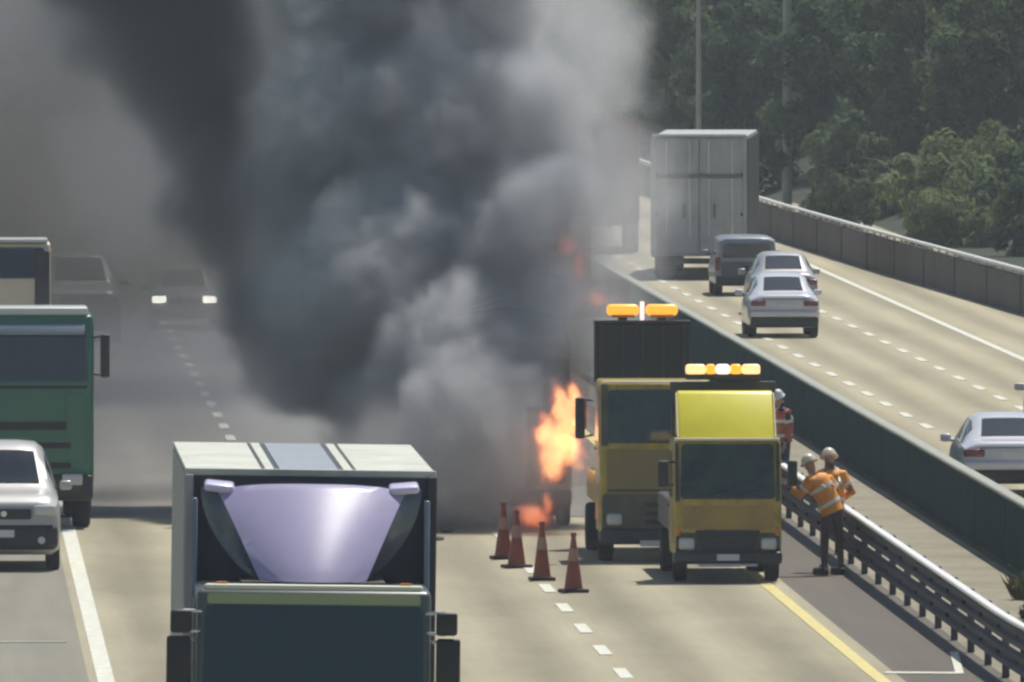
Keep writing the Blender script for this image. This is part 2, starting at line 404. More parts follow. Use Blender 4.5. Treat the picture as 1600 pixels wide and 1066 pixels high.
# ================================================================ hillside and trees
def hill_h(x, y):
    u = (y - 560) * 0.9 + (x - 33) * 14
    b = max(0.0, u) * 0.05
    v = max(0.0, (y - 800)) * 0.13
    z = min(26.0, b if x > 29 else 0.0) if y < 800 else 0
    z = max(z, min(40, v))
    return z + 0.5 * math.sin(x * 0.7 + y * 0.09) * (1 if z > 1 else 0)
bm = bmesh.new(); grid = {}
xs_ = [-90, -60, -40, -25, -15, -8, -2, 4, 10, 16, 22, 26] + [29 + 2.5 * i for i in range(16)] + [75, 90, 120, 170]
ys_ = [330, 380, 420, 460, 500, 530, 550] + [560 + 14 * i for i in range(18)] + [820, 840, 860, 880, 900, 940, 980, 1040, 1120, 1250]
for i, x in enumerate(xs_):
    for j, y in enumerate(ys_):
        z = hill_h(x, y) - (0.25 if (x <= 31 and y < 800) else 0.0)
        grid[i, j] = bm.verts.new((x, y, z))
for i in range(len(xs_) - 1):
    for j in range(len(ys_) - 1): bm.faces.new((grid[i, j], grid[i + 1, j], grid[i + 1, j + 1], grid[i, j + 1]))
tag(obj('hills', bm, M_HILL, smooth=True), kind='structure')

def leaf_mat(name, c0, c1):
    m = bpy.data.materials.new(name); m.use_nodes = True; N = m.node_tree.nodes; L = m.node_tree.links; b = N['Principled BSDF']
    b.inputs['Roughness'].default_value = 0.7; b.inputs['Specular IOR Level'].default_value = 0.15
    tc = N.new('ShaderNodeTexCoord'); n = N.new('ShaderNodeTexNoise'); n.inputs['Scale'].default_value = 1.1; n.inputs['Detail'].default_value = 5; L.new(tc.outputs['Object'], n.inputs['Vector'])
    r = N.new('ShaderNodeValToRGB'); r.color_ramp.elements[0].position = 0.35; r.color_ramp.elements[1].position = 0.68
    r.color_ramp.elements[0].color = (*c0, 1); r.color_ramp.elements[1].color = (*c1, 1); L.new(n.outputs['Fac'], r.inputs[0]); L.new(r.outputs[0], b.inputs['Base Color'])
    tr = N.new('ShaderNodeBsdfTranslucent'); L.new(r.outputs[0], tr.inputs[0]); mx = N.new('ShaderNodeMixShader'); mx.inputs[0].default_value = 0.42
    L.new(b.outputs[0], mx.inputs[1]); L.new(tr.outputs[0], mx.inputs[2]); L.new(mx.outputs[0], N['Material Output'].inputs[0]); return m
M_LEAF = [leaf_mat('dark_leaf', (0.06, 0.095, 0.048), (0.12, 0.17, 0.085)), leaf_mat('mid_leaf', (0.085, 0.125, 0.055), (0.18, 0.23, 0.10)), leaf_mat('light_leaf', (0.14, 0.185, 0.07), (0.28, 0.33, 0.14))]
M_BARK = mat('bark', (0.10, 0.085, 0.065), 0.9, var=0.3, vscale=6, bump=0.6)
def crown_mesh(rx, rz, z0, nclump, nleaf, size, seed, m):
    rnd = random.Random(seed); V = []; F = []
    for c in range(nclump):
        while True:
            p = Vector((rnd.uniform(-1, 1), rnd.uniform(-1, 1), rnd.uniform(-1, 1)))
            if 0.35 < p.length < 1: break
        k = rnd.uniform(0.75, 1.12); cc = Vector((p.x * rx * k, p.y * rx * k, z0 + p.z * rz * k)); cr = rnd.uniform(0.16, 0.42) * rx * 0.75
        for q in range(nleaf):
            d = Vector((rnd.gauss(0, 1), rnd.gauss(0, 1), rnd.gauss(0, 0.8))).normalized() * cr * rnd.uniform(0.45, 1.05)
            o = cc + d; s = size * rnd.uniform(0.6, 1.3)
            n = (d.normalized() + Vector((rnd.uniform(-.8, .8), rnd.uniform(-.8, .8), rnd.uniform(-.3, .9)))).normalized()
            a = n.cross(Vector((rnd.uniform(-1, 1), rnd.uniform(-1, 1), rnd.uniform(-1, 1)))).normalized(); b2 = n.cross(a)
            i = len(V)
            V += [o - a * s, o + b2 * s * 0.42 + n * s * 0.12, o + a * s, o - b2 * s * 0.42 + n * s * 0.12]; F.append((i, i + 1, i + 2, i + 3))
    me = bpy.data.meshes.new('crown'); me.from_pydata([tuple(v) for v in V], [], F); me.materials.append(m); return me
def trunk_mesh(h, r, seed, rx):
    rnd = random.Random(seed); bm = bmesh.new()
    path = [(rnd.uniform(-.15, .15) * k, rnd.uniform(-.15, .15) * k, h * k / 5) for k in range(6)]; t = tube(path, [r * (1 - 0.14 * k) for k in range(6)], 8)
    me = bpy.data.meshes.new('t'); t.to_mesh(me); t.free(); bm.from_mesh(me)
    for q in range(6):
        a = rnd.uniform(0, 6.28); z = h * rnd.uniform(0.45, 0.9); e = (math.cos(a) * rx * .7, math.sin(a) * rx * .7, z + rnd.uniform(.6, 2.0))
        t = tube([(0, 0, z), (e[0] * .5, e[1] * .5, z + (e[2] - z) * .4), e], [r * .45, r * .3, r * .12], 6); t.to_mesh(me); t.free(); bm.from_mesh(me)
    me2 = bpy.data.meshes.new('trunk'); bm.to_mesh(me2); bm.free(); me2.materials.append(M_BARK); return me2
CROWNS = [(crown_mesh(2.3, 3.3, 3.4, 70, 170, 0.15, 1, M_LEAF[0]), trunk_mesh(4.4, 0.22, 1, 2.0)), (crown_mesh(2.7, 2.9, 3.0, 76, 165, 0.16, 2, M_LEAF[1]), trunk_mesh(4.0, 0.24, 2, 2.4)),
          (crown_mesh(2.0, 3.6, 3.7, 64, 170, 0.15, 3, M_LEAF[1]), trunk_mesh(5.0, 0.2, 3, 1.8)), (crown_mesh(2.3, 2.0, 2.3, 60, 170, 0.14, 4, M_LEAF[2]), trunk_mesh(3.0, 0.18, 4, 2.0))]
SHRUBS = [(crown_mesh(1.5, 1.1, 1.1, 40, 140, 0.12, 8, M_LEAF[2]), trunk_mesh(1.2, 0.08, 8, 1.0)), (crown_mesh(1.3, 1.3, 1.2, 38, 140, 0.12, 9, M_LEAF[1]), trunk_mesh(1.3, 0.08, 9, 1.0))]
def tree(name, x, y, v, s, label, grp, shrub=False, rz=None):
    c, t = (SHRUBS if shrub else CROWNS)[v]
    o = thing(name, (x, y, hill_h(x, y) - 0.3), label, 'shrub' if shrub else 'tree', grp, rz if rz is not None else random.uniform(0, 6.28))
    inst('crown', c, o, scale=(s, s, s)); inst('trunk', t, o, scale=(s, s, s))
    return o
TREE_SPOTS = [  # x, y, variant, scale, label
    (36.2, 560, 1, 1.15, 'broad dark tree at the right edge of the photo above the wall'),
    (33.6, 566, 2, 1.2, 'tall narrow tree, second from the right edge above the wall'),
    (31.2, 572, 0, 1.15, 'dark tree on the slope just right of the lamp pole'),
    (29.4, 600, 0, 1.1, 'dark tree directly behind the taller lamp pole'),
    (27.6, 628, 2, 1.15, 'dark tree behind the white trailer roof, between two poles'),
    (26.4, 660, 1, 1.2, 'hazy tree left of the white trailer at the smoke edge'),
    (38.6, 590, 0, 1.3, 'tall dark tree at the top right corner of the photo'),
    (35.2, 600, 1, 1.3, 'broad tree at the top of the photo, right of centre slope'),
    (32.6, 612, 2, 1.35, 'tall tree at the top edge behind the lit shrub slope'),
    (30.6, 640, 1, 1.35, 'tall tree at the top edge right above the trailer'),
    (28.4, 670, 0, 1.4, 'tall hazy tree at the top edge above the trailer'),
    (25.2, 700, 2, 1.4, 'dim tree half swallowed by the grey smoke'),
    (37.4, 545, 3, 0.85, 'light green low tree at the right edge close to the wall'),
    (33.9, 548, 3, 0.8, 'light green low tree on the sunny slope behind the wall')]
for x, y, v, s, lb in TREE_SPOTS: tree('hillside_tree', x, y, v, s, lb, 'trees on the slope behind the parapet wall')
SHRUB_SPOTS = [(36.0, 520, 0, 1.5, 'large light green shrub on the slope at the right edge'), (32.6, 535, 0, 1.4, 'large light green shrub on the slope right of the thick pole'), (35.0, 532, 1, 1.5, 'large dark shrub on the slope below the tall trees'), (30.6, 560, 1, 1.5, 'large dark shrub at the foot of the thick pole'), (37.4, 500, 1, 1.4, 'wide dark shrub low at the right edge above the wall'),
    (31.6, 520, 0, 1.0, 'small leafy shrub behind the wall, near the lamp pole end'), (33.2, 508, 1, 1.0, 'rounded shrub behind the wall, third from the right edge'),
    (34.6, 492, 0, 1.1, 'light green shrub behind the wall, second from the right edge'), (34.0, 470, 1, 1.0, 'dark shrub leaning over the wall at the right edge'), (29.6, 545, 1, 0.9, 'low shrub at the far end of the wall beside the trailer')]
for x, y, v, s, lb in SHRUB_SPOTS: tree('roadside_shrub', x, y, v, s, lb, 'shrubs along the parapet wall', True)
# far wood behind the smoke: one mass
V = []; F = []; rnd = random.Random(5)
for c in range(420):
    cx = rnd.uniform(-14, 52); cy_ = rnd.uniform(790, 900); cz = hill_h(cx, cy_) + rnd.uniform(0.5, 7.5); cr = rnd.uniform(0.9, 2.2)
    for q in range(90):
        d = Vector((rnd.gauss(0, 1), rnd.gauss(0, 1), rnd.gauss(0, .8))).normalized() * cr; o = Vector((cx, cy_, cz)) + d; s = rnd.uniform(.18, .34)
        n = (d.normalized() + Vector((rnd.uniform(-.7, .7), rnd.uniform(-.7, .7), rnd.uniform(-.2, .8)))).normalized(); a = n.cross(Vector((.3, .5, rnd.uniform(-1, 1)))).normalized(); b2 = n.cross(a); i = len(V)
        V += [tuple(o - a * s), tuple(o + b2 * s * .5), tuple(o + a * s), tuple(o - b2 * s * .5)]; F.append((i, i + 1, i + 2, i + 3))
me = bpy.data.meshes.new('distant_woods'); me.from_pydata(V, [], F); me.materials.append(M_LEAF[1])
tag(link(bpy.data.objects.new('distant_woods', me)), 'far grey green wood behind the smoke', 'woods', kind='stuff')

def lamp_pole(x, y, h, r, label):
    o = thing('lamp_pole', (x, y, hill_h(x, y) - 0.2), label, 'lamp pole', 'pale lamp poles behind the wall')
    obj('pole', cyl((0, 0, 0), (0, 0, h), r, r * 0.7, 14), M_COPE, o, True)
    obj('base_plate', box((0, 0, 0.25), (0.5, 0.5, 0.1), 0.02), M_COPE, o)
    obj('arm', tube([(0, 0, h - 0.05), (-0.6, 0, h + 0.35), (-2.0, 0, h + 0.5)], 0.06), M_COPE, o, True)
    obj('lamp_head', box((-2.3, 0, h + 0.48), (0.8, 0.3, 0.14), 0.05), M_COPE, o)
lamp_pole(29.25, 572, 13.0, 0.17, 'thicker pale lamp pole in front of the trees, right of the trailer')
lamp_pole(27.05, 588, 13.5, 0.10, 'thin pale pole above the trailer roof')

# ================================================================ vehicles
def wheel(parent, x, y, r=0.4, w=0.24, side=1):
    bm = bmesh.new()
    prof = [(0.55 * r, -w / 2 * .9), (0.9 * r, -w / 2), (0.985 * r, -w / 2 * .8), (r, -w / 2 * .5), (r, w / 2 * .5), (0.985 * r, w / 2 * .8), (0.9 * r, w / 2), (0.55 * r, w / 2 * .9)]
    n = 28; rings = []
    for k in range(n):
        a = 2 * math.pi * k / n; rings.append([bm.verts.new((q, math.cos(a) * p, math.sin(a) * p)) for p, q in prof])
    for k in range(n):
        A, B = rings[k], rings[(k + 1) % n]
        for i in range(len(prof)): bm.faces.new((A[i], A[(i + 1) % len(prof)], B[(i + 1) % len(prof)], B[i]))
    bmesh.ops.recalc_face_normals(bm, faces=bm.faces[:])
    e = bpy.data.objects.new('wheel', None); link(e, parent); e.location = (x, y, r)
    obj('tyre', bm, M_TYRE, e, True)
    b = cyl((-w * .38, 0, 0), (w * .38, 0, 0), 0.56 * r, n=20); add_cyl(b, (side * w * .36, 0, 0), (side * w * .46, 0, 0), 0.2 * r, n=12)
    obj('rim', b, M_RIM, e, True)
    return e

def ring_pts(st):
    y, w, zb, zs, zt, wt = st
    h = zs - zb; g = zt - zs
    half = [(0, zb), (.84 * w, zb), (.97 * w, zb + .10 * h), (w, zb + .42 * h), (.985 * w, zb + .8 * h), (.945 * w, zs),
            (.5 * (.93 * w + wt) + .0 * g, zs + .5 * g), (wt, zs + .84 * g), (wt * .80, zs + .965 * g), (wt * .4, zs + .995 * g), (0, zt)]
    return half

def interp(sts, sub):
    out = []
    n = len(sts)
    for i in range(n - 1):
        p0 = sts[max(i - 1, 0)]; p1 = sts[i]; p2 = sts[i + 1]; p3 = sts[min(i + 2, n - 1)]
        for k in range(sub):
            t = k / sub; row = []
            for a, b, c, d in zip(p0, p1, p2, p3):
                m1 = 0.35 * (c - a); m2 = 0.35 * (d - b); t2 = t * t; t3 = t2 * t
                row.append((2 * t3 - 3 * t2 + 1) * b + (t3 - 2 * t2 + t) * m1 + (-2 * t3 + 3 * t2) * c + (t3 - t2) * m2)
            out.append(tuple(row))
    out.append(sts[-1]); return out

class Car:
    """a lofted car; stations run from y = 0 (the end that faces the camera) to the far end"""
    def __init__(self, sts, sub=5):
        self.sts = interp(sts, sub); self.sub = sub
        self.rows = []
        for st in self.sts:
            hp = ring_pts(st); y = st[0]
            full = [Vector((x, y, z)) for x, z in hp] + [Vector((-x, y, z)) for x, z in hp[-2:0:-1]]
            self.rows.append(full)
        self.n = len(self.rows[0])
    def body(self, m, parent, name='body'):
        bm = bmesh.new(); V = [[bm.verts.new(p) for p in r] for r in self.rows]
        for a, b in zip(V, V[1:]):
            for i in range(self.n): bm.faces.new((a[i], a[(i + 1) % self.n], b[(i + 1) % self.n], b[i]))
        bm.faces.new(V[0]); bm.faces.new(V[-1][::-1]); bmesh.ops.recalc_face_normals(bm, faces=bm.faces[:])
        return obj(name, bm, m, parent, True)
    def at(self, s, k):
        s = max(0, min(len(self.rows) - 1.001, s * self.sub)); i = int(s); f = s - i
        k = k % self.n; j = int(k); g = k - j; j2 = (j + 1) % self.n
        a = self.rows[i][j].lerp(self.rows[i][j2], g); b = self.rows[i + 1][j].lerp(self.rows[i + 1][j2], g); return a.lerp(b, f)
    def patch(self, name, m, parent, s0, s1, k0, k1, off=0.012, nu=8, nv=8, in0=0.0, in1=0.0):
        """a panel lying on the body between stations s0..s1 and ring places k0..k1"""
        bm = bmesh.new(); G = []
        for i in range(nu + 1):
            row = []; t = i / nu; s = s0 + (s1 - s0) * t; sh = in0 + (in1 - in0) * t
            for j in range(nv + 1):
                k = (k0 + sh) + ((k1 - sh) - (k0 + sh)) * j / nv
                p = self.at(s, k); e = 0.04
                du = self.at(min(s + e, (len(self.rows) - 1) / self.sub), k) - self.at(max(s - e, 0), k); dv = self.at(s, k + .05) - self.at(s, k - .05)
                n = dv.cross(du); n = n.normalized() if n.length > 1e-9 else Vector((0, 0, 1))
                c = Vector((0, p.y, 0.75))
                if n.dot(p - c) < 0: n = -n
                row.append((p, n))
            G.append(row)
        O = [[bm.verts.new(p + n * off) for p, n in r] for r in G]; I = [[bm.verts.new(p - n * 0.01) for p, n in r] for r in G]
        for A in (O, I):
            for i in range(nu):
                for j in range(nv): bm.faces.new((A[i][j], A[i][j + 1], A[i + 1][j + 1], A[i + 1][j]))
        rim = [(i, 0) for i in range(nu)] + [(nu, j) for j in range(nv)] + [(i, nv) for i in range(nu, 0, -1)] + [(0, j) for j in range(nv, 0, -1)]
        for a, b in zip(rim, rim[1:] + rim[:1]): bm.faces.new((O[a[0]][a[1]], O[b[0]][b[1]], I[b[0]][b[1]], I[a[0]][a[1]]))
        bmesh.ops.recalc_face_normals(bm, faces=bm.faces[:])
        return obj(name, bm, m, parent, True)

def car_mirror(parent, x, y, z, m, s):
    mo = obj('mirror', box((x + s * .11, y, z), (0.20, 0.12, 0.15), 0.045, 3), m, parent, True)
    obj('mirror_stalk', box((x - s * .02, y + .02, z - .05), (0.14, 0.05, 0.04), 0.01), M_BLACK, mo)

def sedan(name, loc, label, grp, paint=M_WHITEP, H=1.52, W=1.78, seed=0):
    """seen from behind: y = 0 is the tail"""
    w = W / 2; o = thing(name, loc, label, 'car', grp)
    k = H / 1.5
    sts = [(0.00, w * .90, .42, .80 * k, .90 * k, w * .62), (0.10, w * .97, .30, .90 * k, 1.02 * k, w * .70), (0.55, w, .24, .93 * k, 1.06 * k, w * .72), (0.70, w, .24, .94 * k, 1.09 * k, w * .71),
           (1.45, w, .24, .95 * k, 1.43 * k, w * .66), (1.95, w, .24, .95 * k, 1.50 * k, w * .66), (2.7, w, .24, .95 * k, 1.47 * k, w * .67), (3.45, w, .24, .93 * k, 1.04 * k, w * .76), (4.2, w * .97, .26, .80 * k, .90 * k, w * .72), (4.55, w * .84, .34, .60 * k, .68 * k, w * .6)]
    c = Car(sts); c.body(paint, o)
    c.patch('rear_window', M_GLASS, o, 3.08, 3.92, 8.05, 11.95, in0=0.0, in1=0.1)
    c.patch('windshield', M_GLASS, o, 6.1, 6.95, 8.05, 11.95)
    for a, b in ((5.15, 6.85), (13.15, 14.85)):
        c.patch('side_window', M_GLASS, o, 3.6, 4.95, a, b); c.patch('side_window', M_GLASS, o, 5.05, 6.3, a, b)
    for s in (-1, 1):
        obj('tail_light', box((s * w * .73, 0.045, .82 * k), (w * .42, 0.16, 0.14), 0.04, 3), M_REDL, o, True)
        car_mirror(o, s * w * .97, 3.15, 1.0 * k, paint, s)
        wheel(o, s * (w - .13), 0.95, 0.33, 0.21, s); wheel(o, s * (w - .13), 3.65, 0.33, 0.21, s)
    obj('rear_bumper', box((0, 0.10, .40), (W * .94, 0.34, 0.26), 0.08, 3), M_BLACK, o, True)
    obj('bumper_shell', box((0, 0.085, .59), (W * .95, 0.34, 0.16), 0.06, 3), paint, o, True)
    obj('license_plate', front_panel(-.17, .17, .70, .84, -0.005, 0.015, 0.015), M_PLATE, o)
    obj('trunk_seam', box((0, 0.012, .92 * k), (W * .62, 0.06, 0.012)), M_BLACK, o)
    return o

def mpv(name, loc, label, grp, paint, H=1.95, W=1.84, front=True, lit=False):
    """seen from the front: y = 0 is the nose"""
    w = W / 2; o = thing(name, loc, label, 'car', grp); k = H / 1.7
    sts = [(0.0, w * .86, .40, .68 * k, .76 * k, w * .66), (0.10, w * .95, .30, .84 * k, .92 * k, w * .74), (0.35, w, .26, .93 * k, 1.02 * k, w * .78), (1.0, w, .26, 1.0 * k, 1.12 * k, w * .80),
           (1.75, w, .26, 1.02 * k, 1.60 * k, w * .70), (2.3, w, .26, 1.02 * k, 1.70 * k, w * .70), (3.7, w, .26, 1.02 * k, 1.67 * k, w * .70), (4.3, w, .26, 1.0 * k, 1.5 * k, w * .69), (4.5, w * .9, .34, .92 * k, 1.1 * k, w * .66)]
    c = Car(sts); c.body(paint, o)
    c.patch('windshield', M_GLASS, o, 3.12, 3.95, 8.0, 12.0, in0=0.0, in1=0.1)
    c.patch('rear_window', M_GLASS, o, 6.1, 6.9, 8.05, 11.95)
    for a, b in ((5.15, 6.85), (13.15, 14.85)):
        c.patch('side_window', M_GLASS, o, 3.65, 4.6, a, b); c.patch('side_window', M_GLASS, o, 4.7, 5.9, a, b)
    for s in (-1, 1):
        obj('headlight', box((s * w * .72, 0.07, .82 * k), (w * .40, 0.24, 0.17), 0.05, 3), M_HEADON if lit else M_CLEARL, o, True)
        car_mirror(o, s * w * .98, 1.35, 1.12 * k, paint, s)
        wheel(o, s * (w - .12), 0.85, 0.34, 0.21, s); wheel(o, s * (w - .12), 3.6, 0.34, 0.21, s)
        obj('fog_lamp', cyl((s * w * .66, 0.02, .42 * k), (s * w * .66, -0.075, .42 * k), 0.06, n=14), M_CLEARL, o)
    g = obj('grille', front_panel(-w * .48, w * .48, .70 * k, .84 * k, 0.01, 0.04, 0.03), M_BLACK, o)
    obj('emblem', cyl((0, -0.01, .775 * k), (0, -0.035, .775 * k), 0.05, n=16), M_CHROME, g)
    obj('front_bumper', box((0, 0.10, .46 * k), (W * .95, 0.34, 0.34 * k), 0.10, 3), M_BLACK, o, True)
    obj('license_plate', front_panel(-.17, .17, .46 * k, .56 * k, -0.072, 0.015, 0.015), M_PLATE, o)
    wp = obj('wiper', box((-.25, 1.10, 1.16 * k), (.5, .02, .02), rot=Matrix.Rotation(R(8), 4, 'Y')), M_BLACK, o)
    return o

def truck_mirror(parent, x, y, z, s, h=0.55, chrome=False, wd=0.16):
    mo = obj('mirror', box((x + s * .18, y, z), (wd, 0.09, h), 0.035, 3), M_BLACK, parent, True)
    obj('mirror_glass', box((x + s * .18, y + .05, z), (wd * .78, 0.012, h * .86)), M_GLASS, mo)
    obj('mirror_arm', tube([(x - s * .03, y + .12, z + h * .42), (x + s * .16, y + .02, z + h * .46), (x + s * .18, y, z + h * .3)], 0.018), M_CHROME if chrome else M_DARKST, mo, True)
    obj('mirror_arm', tube([(x - s * .03, y + .12, z - h * .42), (x + s * .16, y + .02, z - h * .46), (x + s * .18, y, z - h * .3)], 0.018), M_CHROME if chrome else M_DARKST, mo, True)
    return mo

def truck_cab(o, W, z0, belt, H, L, paint, lean=0.18, bev=0.08, glass_top=0.10, hollow=True, margin=.10, roof_paint=None, interior=(0.05, 0.055, 0.06)):
    """cab whose nose is at y = 0; windscreen leans back from the belt line"""
    w = W / 2
    prof = [(0.02, z0), (0.0, z0 + .12), (0.0, belt), (lean, H - .03), (lean + .12, H), (L, H), (L, z0)]
    bm = prism_x(prof, -w, w, bev, 3)
    cab = obj('cab', bm, paint, o, True)
    u = Vector((0, lean, H - .03 - belt)).normalized(); ln = math.hypot(lean, H - .03 - belt)
    if hollow:
        cut = prism_x([(-0.3, belt + .06), (-0.3, belt + (H - .03 - belt) - glass_top + .0), (L * .82, H - glass_top - .04), (L * .82, belt - .25), (0.22, belt - .25), (0.22, belt + .06)], -w + .13, w - .13)
        co = obj('cutter', cut, paint); md = cab.modifiers.new('b', 'BOOLEAN'); md.object = co; md.operation = 'DIFFERENCE'; md.solver = 'EXACT'
        dg = bpy.context.evaluated_depsgraph_get(); me = bpy.data.meshes.new_from_object(cab.evaluated_get(dg)); cab.modifiers.clear(); cab.data = me
        bpy.data.objects.remove(co)
        mi = mat('cab_interior', interior, 0.8, var=0.2)
        obj('dashboard', box((0, .42, belt - .02), (W - .34, .4, .22), .06, 3), mi, o, True)
        st = bmesh.new(); bmesh.ops.create_cone(st, cap_ends=False, segments=8, radius1=.01, radius2=.01, depth=.01); st.free()
        pts = [(-w * .45 + .2 * math.cos(a), .62 + .09 * math.sin(a), belt + .22 + .17 * math.sin(a)) for a in [2 * math.pi * i / 20 for i in range(21)]]
        obj('steering_wheel', tube(pts, .018, 6), M_BLACK, o, True)
        for q, (px, pw) in enumerate(((-w * .15, .26), (w * .3, .34), (w * .58, .16))): obj('dash_light_blob', box((px, .36, belt + .16 + .05 * q), (pw, .03, .16 + .04 * q), .01, 1, Matrix.Rotation(R(-35 + 10 * q), 4, 'X')), M_PLATE, o)  # pale plates added for the blobs of light behind the windscreen
        ms = mat('seat_cloth', (0.30, 0.31, 0.33), 0.9, var=0.2)
        for x in (-w * .45, w * .45):
            se = obj('seat', box((x, L * .7, belt + .1), (.48, .16, .75), .06, 3), ms, o, True)
            obj('headrest', box((x, L * .7, belt + .60), (.28, .12, .2), .05, 3), ms, se, True)
    gl = slab(rrect(-w + margin, w - margin, .04, ln - glass_top + .03, .07, taper=.03), (0, -0.004, belt), (1, 0, 0), u, 0.014)
    obj('windscreen', gl, M_TINT if hollow else M_GLASS, o)
    for x in (-w * .3, w * .25):
        obj('wiper', box((x, .03, belt + .12), (.5, .015, .02), rot=Matrix.Rotation(R(-14), 4, 'Y') ), M_BLACK, o)
    for s in (-1, 1):
        d = obj('door', slab([(0.16 + lean * .4, z0 + .2), (L - .12, z0 + .2), (L - .12, H - .14), (lean + .26, H - .14), (.2 + lean * .3, belt)], (s * (w + .002 if s > 0 else w + .002), 0, 0), (0, 1, 0), (0, 0, 1), 0.012 * s), paint, o)
        obj('door_window', slab([(0.3 + lean * .4, belt + .05), (L - .2, belt + .05), (L - .2, H - .2), (lean + .34, H - .2)], (s * (w + .012), 0, 0), (0, 1, 0), (0, 0, 1), 0.008 * s), M_GLASS, d)
        obj('door_handle', box((s * (w + .03), L - .3, belt - .1), (.03, .14, .03), .01), M_BLACK, d)
    return cab

def tint_mat():
    m = bpy.data.materials.new('tinted_windscreen'); m.use_nodes = True; N = m.node_tree.nodes; L = m.node_tree.links; N.remove(N['Principled BSDF'])
    t = N.new('ShaderNodeBsdfTransparent'); t.inputs[0].default_value = (.55, .66, .68, 1); g = N.new('ShaderNodeBsdfGlossy'); g.inputs['Roughness'].default_value = .05; g.inputs[0].default_value = (.9, .95, 1, 1)
    f = N.new('ShaderNodeFresnel'); f.inputs[0].default_value = 1.5; mx = N.new('ShaderNodeMixShader'); L.new(f.outputs[0], mx.inputs[0]); L.new(t.outputs[0], mx.inputs[1]); L.new(g.outputs[0], mx.inputs[2]); L.new(mx.outputs[0], N['Material Output'].inputs[0]); return m
M_TINT = tint_mat()

def chassis(o, W, y0, y1, z=0.62):
    b = box((-.38, (y0 + y1) / 2, z), (.09, y1 - y0, .22), .01); add_box(b, (.38, (y0 + y1) / 2, z), (.09, y1 - y0, .22), .01)
    for k in range(5): add_box(b, (0, y0 + .3 + (y1 - y0 - .6) * k / 4, z), (.8, .1, .14))
    obj('chassis', b, M_DARKST, o)

# ---- near box truck with the white wind deflector, lavender sheen in its colour -------------------------------------------------
T = thing('box_truck', (4.18, 177.9, gz(178)), 'large near box truck with white wind deflector coloured with a lavender sheen and dark cargo front', 'truck', ry=R(0.8))
W = 2.42; w = W / 2
truck_cab(T, W, .55, 1.75, 3.04, 1.95, mat('shaded_sage_cab', (0.085, 0.105, 0.09), .4, coat=.4, var=.08), lean=.14, glass_top=.17, margin=.06, bev=.09, interior=(.03, .035, .04))  # cab colour darkened so the shaded front reads dark
obj('roof_strip', box((0, .28, 3.045), (W - .16, .16, .07), .03), mat('pale_roof_strip', (.80, .80, .62), .4), T)  # pale strip paints the bright lit edge of the cab roof
obj('roof_band', front_panel(-1.1, 1.1, 2.88, 2.985, .13, .03, .02), mat('olive_roof_band', (.30, .36, .20), .4, coat=.4), T)
for s in (-1, 1):
    obj('headlight', box((s * .88, -.01, .95), (.42, .12, .22), .04, 3), M_CLEARL, T, True)
    truck_mirror(T, s * (w + .0), .05, 2.22, s, .66, True, .25); truck_mirror(T, s * (w - .02), .0, 2.70, s, .24, True, .22)
    wheel(T, s * (w - .18), 1.1, .5, .28, s); wheel(T, s * (w - .18), 7.2, .5, .5, s); wheel(T, s * (w - .18), 8.35, .5, .5, s)
    obj('marker_lamp', box((s * .95, .30, 3.07), (.14, .1, .07), .02), M_AMBL, T)
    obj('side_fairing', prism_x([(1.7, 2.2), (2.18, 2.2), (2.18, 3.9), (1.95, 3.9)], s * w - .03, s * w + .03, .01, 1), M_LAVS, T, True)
obj('grille', front_panel(-.8, .8, 1.1, 1.6, 0, .05, .03), M_BLACK, T); obj('front_bumper', box((0, .0, .62), (W, .3, .34), .08, 3), M_BLACK, T, True)
obj('license_plate', front_panel(-.2, .2, .58, .74, -.15, .015, .015), M_PLATE, T)
# cargo box: 2.6 wide, roof sheets as separate panels
bw = 1.30; BY0, BY1, BZ0, BZ1 = 2.25, 10.9, 1.05, 4.14
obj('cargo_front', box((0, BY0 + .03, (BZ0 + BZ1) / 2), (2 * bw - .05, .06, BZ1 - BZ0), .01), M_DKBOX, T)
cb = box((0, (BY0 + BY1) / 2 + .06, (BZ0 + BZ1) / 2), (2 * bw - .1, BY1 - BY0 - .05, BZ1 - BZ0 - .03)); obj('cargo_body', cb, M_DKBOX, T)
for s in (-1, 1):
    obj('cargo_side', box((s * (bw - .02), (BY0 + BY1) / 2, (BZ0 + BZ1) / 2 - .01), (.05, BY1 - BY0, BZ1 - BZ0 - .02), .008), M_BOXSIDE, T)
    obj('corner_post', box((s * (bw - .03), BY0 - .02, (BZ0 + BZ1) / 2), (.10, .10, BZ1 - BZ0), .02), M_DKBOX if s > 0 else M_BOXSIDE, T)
x = -bw
for wd, m_ in ((.80, M_ROOFC), (.035, M_DARKST), (.10, M_ROOFC), (.05, M_DARKST), (.62, M_ROOFB), (.05, M_DARKST), (.10, M_ROOFC), (.03, M_DARKST), (.815, M_ROOFC)):
    obj('roof_sheet' if wd > .06 else 'roof_seam', box((x + wd / 2, (BY0 + BY1) / 2, BZ1 + (.02 if wd > .06 else .012)), (wd - .004, BY1 - BY0, .05), .004, 1), m_, T); x += wd
obj('roof_front_rail', box((0, BY0 - .005, BZ1 + .025), (2 * bw + .02, .05, .075), .015), M_ROOFC, T)
chassis(T, W, 1.9, 10.8, .85)
